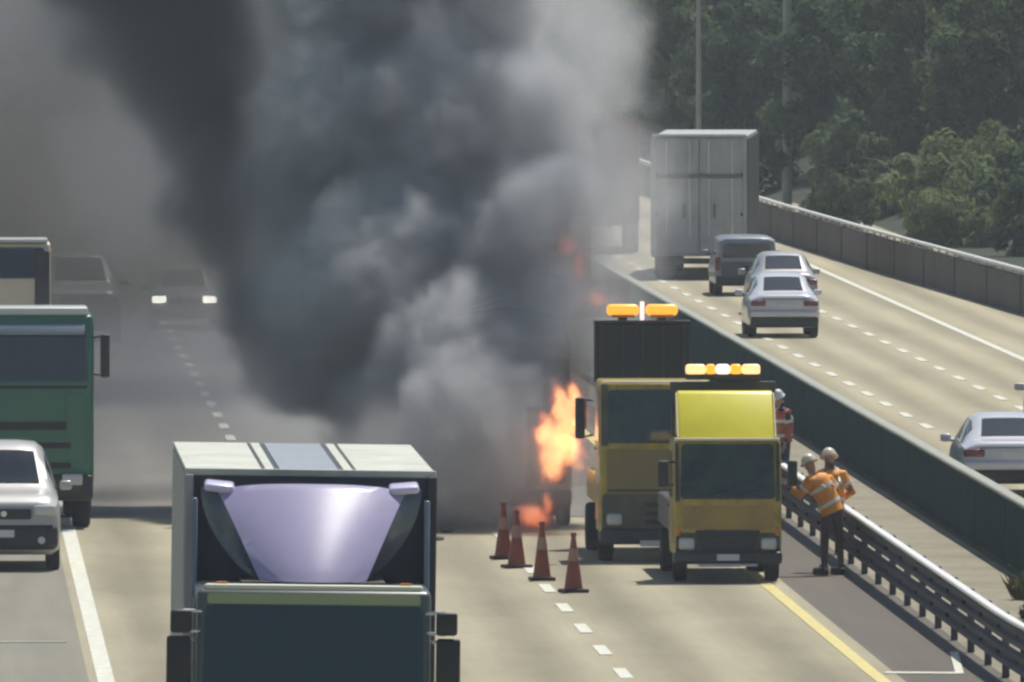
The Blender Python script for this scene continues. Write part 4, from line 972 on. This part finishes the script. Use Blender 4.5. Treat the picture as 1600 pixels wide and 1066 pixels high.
# upright, back to the camera, elbows out
J2 = dict(pelvis=(0, 0, .95), spine=(0, .02, 1.14), chest=(-.02, .06, 1.36), neck=(-.03, .10, 1.48), head=(-.04, .16, 1.64), shl=(-.21, .05, 1.40), shr=(.17, .05, 1.40), ell=(-.34, .10, 1.17), wrl=(-.22, .30, 1.13), elr=(.32, .02, 1.16), wrr=(.18, .22, 1.06),
          hpl=(-.09, 0, .90), hpr=(.09, 0, .90), knl=(-.11, .03, .49), knr=(.12, -.02, .49), anl=(-.12, -.04, .085), anr=(.14, -.10, .085), toel=(-.2, .98, 0), toer=(.15, .98, 0), face=(-.15, .97, -.2))
worker('person', (15.10, 280.9, 0), 0, 'worker in orange vest and dull red trousers beside the guard rail, back turned', J2, M_REDJ, M_HIVIS, M_HELM)
J3 = dict(J2); J3.update(ell=(-.27, .02, 1.12), wrl=(-.24, .12, .90), elr=(.25, .02, 1.12), wrr=(.22, .12, .90))
worker('person', (16.05, 315, 0.0), R(120), 'worker with white helmet and dull red vest standing beyond the guard rail', J3, M_TROU, mat('dull_red_vest', (0.50, 0.15, 0.09), .8, var=.2), M_HELM2, scale=(.9, .9, 1.08))

# dry weeds on the median strip behind the guard rail
M_WEED = leaf_mat('dry_weed', (0.10, 0.095, 0.045), (0.17, 0.16, 0.08))
def weed(x, y, n, h, label, seed):
    rnd = random.Random(seed); V = []; F = []
    for k in range(n):
        a = rnd.uniform(0, 6.28); r = rnd.uniform(0, .16); l = h * rnd.uniform(.5, 1.1); b0 = Vector((math.cos(a) * r, math.sin(a) * r, 0)); tp = b0 + Vector((math.cos(a) * l * .5, math.sin(a) * l * .5, l)); sd = Vector((-math.sin(a), math.cos(a), 0)) * .018; md_ = b0.lerp(tp, .55) + Vector((0, 0, .06)); i = len(V)
        V += [tuple(b0 - sd), tuple(b0 + sd), tuple(md_ + sd * 1.6), tuple(tp), tuple(md_ - sd * 1.6)]; F.append((i, i + 1, i + 2, i + 3, i + 4))
    me = bpy.data.meshes.new('weed_tuft'); me.from_pydata(V, [], F); me.materials.append(M_WEED); o = bpy.data.objects.new('weed_tuft', me); link(o); o.location = (x, y, gz(y))
    tag(o, label, 'weed', 'dry weeds on the median strip')
weed(17.5, 270.0, 90, .4, 'dry weed tuft against the foot of the green barrier', 2)
sh = thing('median_shrub', (17.2, 262.5, 0), 'small dark shrub on the median strip near the right edge', 'shrub')
inst('crown', SHRUBS[1][0], sh, scale=(.24, .24, .36)); inst('stem', SHRUBS[1][1], sh, scale=(.24, .24, .36))

# ================================================================ smoke: one fog volume shaped from billows
def fog(name, bounds, res, layers, label, cat, m, warp=(0.5, 1.5), seed=0.0):
    """layers: list of (blobs, edge softness, density, fbm scale, fbm amount); blob = (x, y, z, rx, ry, rz)"""
    ng = bpy.data.node_groups.new(name + '_nodes', 'GeometryNodeTree')
    ng.interface.new_socket('Geometry', in_out='OUTPUT', socket_type='NodeSocketGeometry')
    N = ng.nodes; L = ng.links
    out = N.new('NodeGroupOutput'); vc = N.new('GeometryNodeVolumeCube'); sm = N.new('GeometryNodeSetMaterial'); sm.inputs['Material'].default_value = m
    L.new(vc.outputs[0], sm.inputs[0]); L.new(sm.outputs[0], out.inputs[0])
    vc.inputs['Min'].default_value = bounds[0]; vc.inputs['Max'].default_value = bounds[1]
    for k, r in zip(('Resolution X', 'Resolution Y', 'Resolution Z'), res): vc.inputs[k].default_value = r
    pos = N.new('GeometryNodeInputPosition').outputs[0]
    def vm(op, a, b=None, c=None):
        n = N.new('ShaderNodeVectorMath'); n.operation = op
        for i, q in enumerate((a, b, c)):
            if q is None: continue
            if isinstance(q, (tuple, list)): n.inputs[i].default_value = q
            else: L.new(q, n.inputs[i])
        return n.outputs['Value'] if op == 'LENGTH' else n.outputs[0]
    def ma(op, a, b=None, c=None):
        n = N.new('ShaderNodeMath'); n.operation = op
        for i, q in enumerate((a, b, c)):
            if q is None: continue
            if isinstance(q, (int, float)): n.inputs[i].default_value = q
            else: L.new(q, n.inputs[i])
        return n.outputs[0]
    def noise(v, scale, det, rough=0.55):
        n = N.new('ShaderNodeTexNoise'); n.inputs['Scale'].default_value = scale; n.inputs['Detail'].default_value = det; n.inputs['Roughness'].default_value = rough
        L.new(v, n.inputs['Vector']); return n
    p0 = vm('ADD', pos, (seed, seed * 1.7, -seed))
    w1 = noise(p0, warp[0], 3)
    d1 = vm('MULTIPLY_ADD', vm('SUBTRACT', w1.outputs['Color'], (.5, .5, .5)), (warp[1] * 2,) * 3, pos)
    total = None
    for blobs, soft, dens, fs, fa in layers:
        v = None
        for x, y, z, rx, ry, rz in blobs:
            l = vm('LENGTH', vm('MULTIPLY_ADD', d1, (1 / rx, 1 / ry, 1 / rz), (-x / rx, -y / ry, -z / rz)))
            q = ma('SUBTRACT', 1.0, l)
            if v is None: v = q
            else: v = ma('SMOOTH_MAX', v, q, 0.15)
        nz = noise(vm('ADD', d1, (seed * 3, 0, 0)), fs, 4, 0.6).outputs['Fac']
        bl = ma('ABSOLUTE', ma('MULTIPLY_ADD', nz, 4.0, -2.0))      # billowy ridges
        v = ma('MULTIPLY_ADD', ma('SUBTRACT', bl, 0.35), fa, v)
        r = N.new('ShaderNodeMapRange'); r.interpolation_type = 'SMOOTHSTEP'
        r.inputs['From Min'].default_value = 0.0; r.inputs['From Max'].default_value = soft; r.inputs['To Min'].default_value = 0.0; r.inputs['To Max'].default_value = dens
        L.new(v, r.inputs['Value'])
        total = r.outputs[0] if total is None else ma('MAXIMUM', total, r.outputs[0])
    L.new(total, vc.inputs['Density'])
    vol = bpy.data.volumes.new(name); o = bpy.data.objects.new(name, vol); COL.objects.link(o)
    vol.materials.append(m)
    md = o.modifiers.new('fog', 'NODES'); md.node_group = ng
    tag(o, label, cat, kind='stuff')
    return o

def smoke_mat(name, c_lo, c_hi, x0, x1, aniso=0.2, dens=1.0, low=None):
    """sootier (c_lo) towards the windward column and down by the fire, greyer (c_hi) above, with sooty patches"""
    m = bpy.data.materials.new(name); m.use_nodes = True; N = m.node_tree.nodes; L = m.node_tree.links; N.remove(N['Principled BSDF'])
    pv = N.new('ShaderNodeVolumePrincipled'); pv.inputs['Anisotropy'].default_value = aniso; pv.inputs['Density'].default_value = dens
    g = N.new('ShaderNodeNewGeometry'); sx = N.new('ShaderNodeSeparateXYZ'); L.new(g.outputs['Position'], sx.inputs[0])
    def rng(sock, a, b, lo, hi):
        r = N.new('ShaderNodeMapRange'); r.interpolation_type = 'SMOOTHSTEP'; r.inputs['From Min'].default_value = a; r.inputs['From Max'].default_value = b; r.inputs['To Min'].default_value = lo; r.inputs['To Max'].default_value = hi; L.new(sock, r.inputs['Value']); return r.outputs[0]
    def mul(a, b):
        q = N.new('ShaderNodeMath'); q.operation = 'MULTIPLY'; L.new(a, q.inputs[0]); L.new(b, q.inputs[1]); return q.outputs[0]
    n = N.new('ShaderNodeTexNoise'); n.inputs['Scale'].default_value = 0.45; n.inputs['Detail'].default_value = 2; L.new(g.outputs['Position'], n.inputs['Vector'])
    f = mul(rng(sx.outputs[0], x0, x1, 0, 1), rng(n.outputs['Fac'], 0.34, 0.58, 0.62, 1.0))
    if low: f = mul(f, rng(sx.outputs[2], low[0], low[1], low[2], 1.0))
    mx = N.new('ShaderNodeMix'); mx.data_type = 'RGBA'; mx.inputs[6].default_value = (*c_lo, 1); mx.inputs[7].default_value = (*c_hi, 1); L.new(f, mx.inputs[0])
    L.new(mx.outputs[2], pv.inputs['Color']); L.new(pv.outputs[0], N['Material Output'].inputs['Volume']); return m

MAIN = [(10.3, 301.0, 2.0, 1.5, 3.0, 1.6), (9.8, 302.5, 3.0, 1.9, 3.2, 1.8), (8.9, 304.5, 4.4, 2.4, 3.4, 2.2), (10.6, 303.5, 4.4, 1.5, 3.0, 2.0), (8.1, 306.5, 6.8, 2.1, 3.2, 2.2),
        (9.7, 306, 7.1, 1.9, 3.4, 2.2), (10.9, 305, 6.8, 1.2, 2.8, 2.0), (8.5, 308, 9.4, 2.5, 3.6, 2.4), (10.4, 307, 9.8, 1.6, 3.2, 2.3), (7.4, 305.5, 3.6, 1.8, 2.8, 1.9), (8.9, 302.5, 2.1, 1.5, 2.8, 1.4), (9.2, 309, 12.2, 2.6, 3.4, 2.0),
        (7.3, 306.5, 5.2, 1.7, 2.6, 1.6), (11.3, 302.5, 5.2, 1.2, 2.4, 1.6), (11.4, 302, 3.6, 1.1, 2.2, 1.4), (10.0, 299.2, 1.9, 1.5, 1.6, 1.5), (9.6, 299.6, .8, 1.9, 1.7, 1.0)]
BLACK = [(6.0, 310.5, 5.5, 1.5, 2.8, 2.2), (5.4, 311, 7.8, 2.1, 3.0, 2.3), (4.7, 312, 10.0, 2.8, 3.4, 3.0), (6.7, 309.5, 3.9, 1.3, 2.4, 1.5), (7.2, 308, 2.6, 1.6, 2.4, 1.2), (6.0, 313, 13.0, 3.4, 3.4, 2.2), (8.6, 306, 1.5, 1.5, 2.2, 1.0)]
LOW = [(8.2, 314, 1.5, 3.6, 6, 1.7), (5.0, 318, 2.0, 4.2, 7, 2.2), (4.2, 317, 6.0, 2.6, 6, 2.4), (2.6, 316, 8.8, 3.8, 6, 3.4)]
WISP = [(10.2, 297.4, .9, 1.9, 1.5, 1.4), (12.4, 302, 5.4, 1.5, 3.0, 2.6), (12.0, 304, 8.3, 1.3, 3.5, 3.0), (12.4, 301.5, 3.4, 1.3, 2.4, 2.0), (8.8, 298.4, 1.2, 1.9, 2.0, 1.4)]
M_SOOT = smoke_mat('soot_smoke', (0.36, 0.365, 0.39), (0.90, 0.905, 0.915), 5.7, 6.6, low=(1.2, 4.0, 0.5))
fog('smoke', ((-2.0, 294.0, -0.2), (14.0, 326.0, 15.0)), (118, 160, 112),
    [(MAIN, 0.30, 1.6, 0.75, 0.34), (BLACK, 0.5, 1.5, 0.55, 0.34), (LOW, 0.8, 0.20, 0.4, 0.35), (WISP, 0.7, 0.40, 0.8, 0.40)],
    'thick grey and black smoke billowing over the motorway from the fire', 'smoke', M_SOOT, warp=(0.5, 1.05))
VEIL = [(3.5, 385, 6.5, 8.5, 16, 6.5), (0.0, 388, 10.0, 9, 16, 6.0), (6.5, 380, 2.6, 6.5, 15, 3.4), (6.5, 382, 12, 9, 16, 6), (1.0, 386, 3.0, 6.5, 16, 3.8)]
fog('drifting_smoke', ((-9.0, 362.0, -0.2), (17.0, 404.0, 19.0)), (66, 60, 48),
    [(VEIL, 0.8, 0.17, 0.22, 0.25)],
    'thin grey brown smoke drifting across the far lanes on the left', 'smoke', smoke_mat('thin_smoke', (0.34, 0.33, 0.30), (0.41, 0.40, 0.37), 0, 10), warp=(0.2, 1.5))

# ================================================================ fire
def fire_mat(name, strength):
    m = bpy.data.materials.new(name); m.use_nodes = True; N = m.node_tree.nodes; L = m.node_tree.links; N.remove(N['Principled BSDF'])
    at_ = N.new('ShaderNodeAttribute'); at_.attribute_name = 'density'
    cr = N.new('ShaderNodeValToRGB'); e = cr.color_ramp.elements; e[0].position = 0.05; e[0].color = (1.0, .10, .03, 1); e[1].position = 0.9; e[1].color = (1.0, .50, .17, 1); L.new(at_.outputs['Fac'], cr.inputs[0])
    em = N.new('ShaderNodeEmission'); L.new(cr.outputs[0], em.inputs[0]); mu = N.new('ShaderNodeMath'); mu.operation = 'MULTIPLY'; L.new(at_.outputs['Fac'], mu.inputs[0]); mu.inputs[1].default_value = strength
    L.new(mu.outputs[0], em.inputs[1]); ab = N.new('ShaderNodeVolumeAbsorption'); ab.inputs[0].default_value = (.5, .3, .25, 1); ab.inputs['Density'].default_value = .3
    sm = N.new('ShaderNodeAddShader'); L.new(em.outputs[0], sm.inputs[0]); L.new(ab.outputs[0], sm.inputs[1]); L.new(sm.outputs[0], N['Material Output'].inputs['Volume']); return m
M_FIRE = fire_mat('flame', 3.6)
fog('fire', ((10.2, 296.0, 0.0), (12.8, 298.9, 3.4)), (78, 70, 100),
    [([(11.32, 297.5, 1.5, .48, .5, .55), (11.42, 297.5, 1.95, .36, .4, .6), (11.15, 297.5, 1.2, .36, .4, .45), (11.05, 297.5, 1.75, .24, .4, .42), (11.52, 297.5, 2.35, .17, .3, .42), (11.28, 297.5, 2.2, .2, .3, .55)], .5, 1.0, 2.8, .45),
     ([(10.85, 297.3, .28, .42, .4, .32), (11.1, 297.3, .55, .14, .3, .3)], .6, .5, 2.2, .3)],
    'orange flames leaping from the burning lorry beside the yellow truck', 'fire', M_FIRE, warp=(2.2, .22), seed=3.1)
fog('fire', ((11.0, 300.0, 3.3), (12.8, 303.0, 5.6)), (44, 60, 56),
    [([(11.55, 301.5, 4.85, .26, .4, .22), (12.1, 301.3, 3.95, .30, .4, .18), (11.75, 301.5, 4.5, .14, .3, .3)], .7, .30, 2.2, .35)],
    'faint red tongues of flame high up in the smoke', 'fire', fire_mat('red_flame', 2.4), warp=(1.6, .2), seed=5.3)

# ================================================================ warm summer haze in the air
m = bpy.data.materials.new('haze_air'); m.use_nodes = True; N = m.node_tree.nodes; N.remove(N['Principled BSDF'])
pv = N.new('ShaderNodeVolumePrincipled'); pv.inputs['Color'].default_value = (.80, .88, 1.0, 1); pv.inputs['Density'].default_value = 0.00017; pv.inputs['Anisotropy'].default_value = 0.3
m.node_tree.links.new(pv.outputs[0], N['Material Output'].inputs['Volume'])
tag(obj('haze', box((0, 1800, 29), (2400, 4700, 64)), m), 'thin pale haze hanging over the motorway', 'haze', kind='stuff')
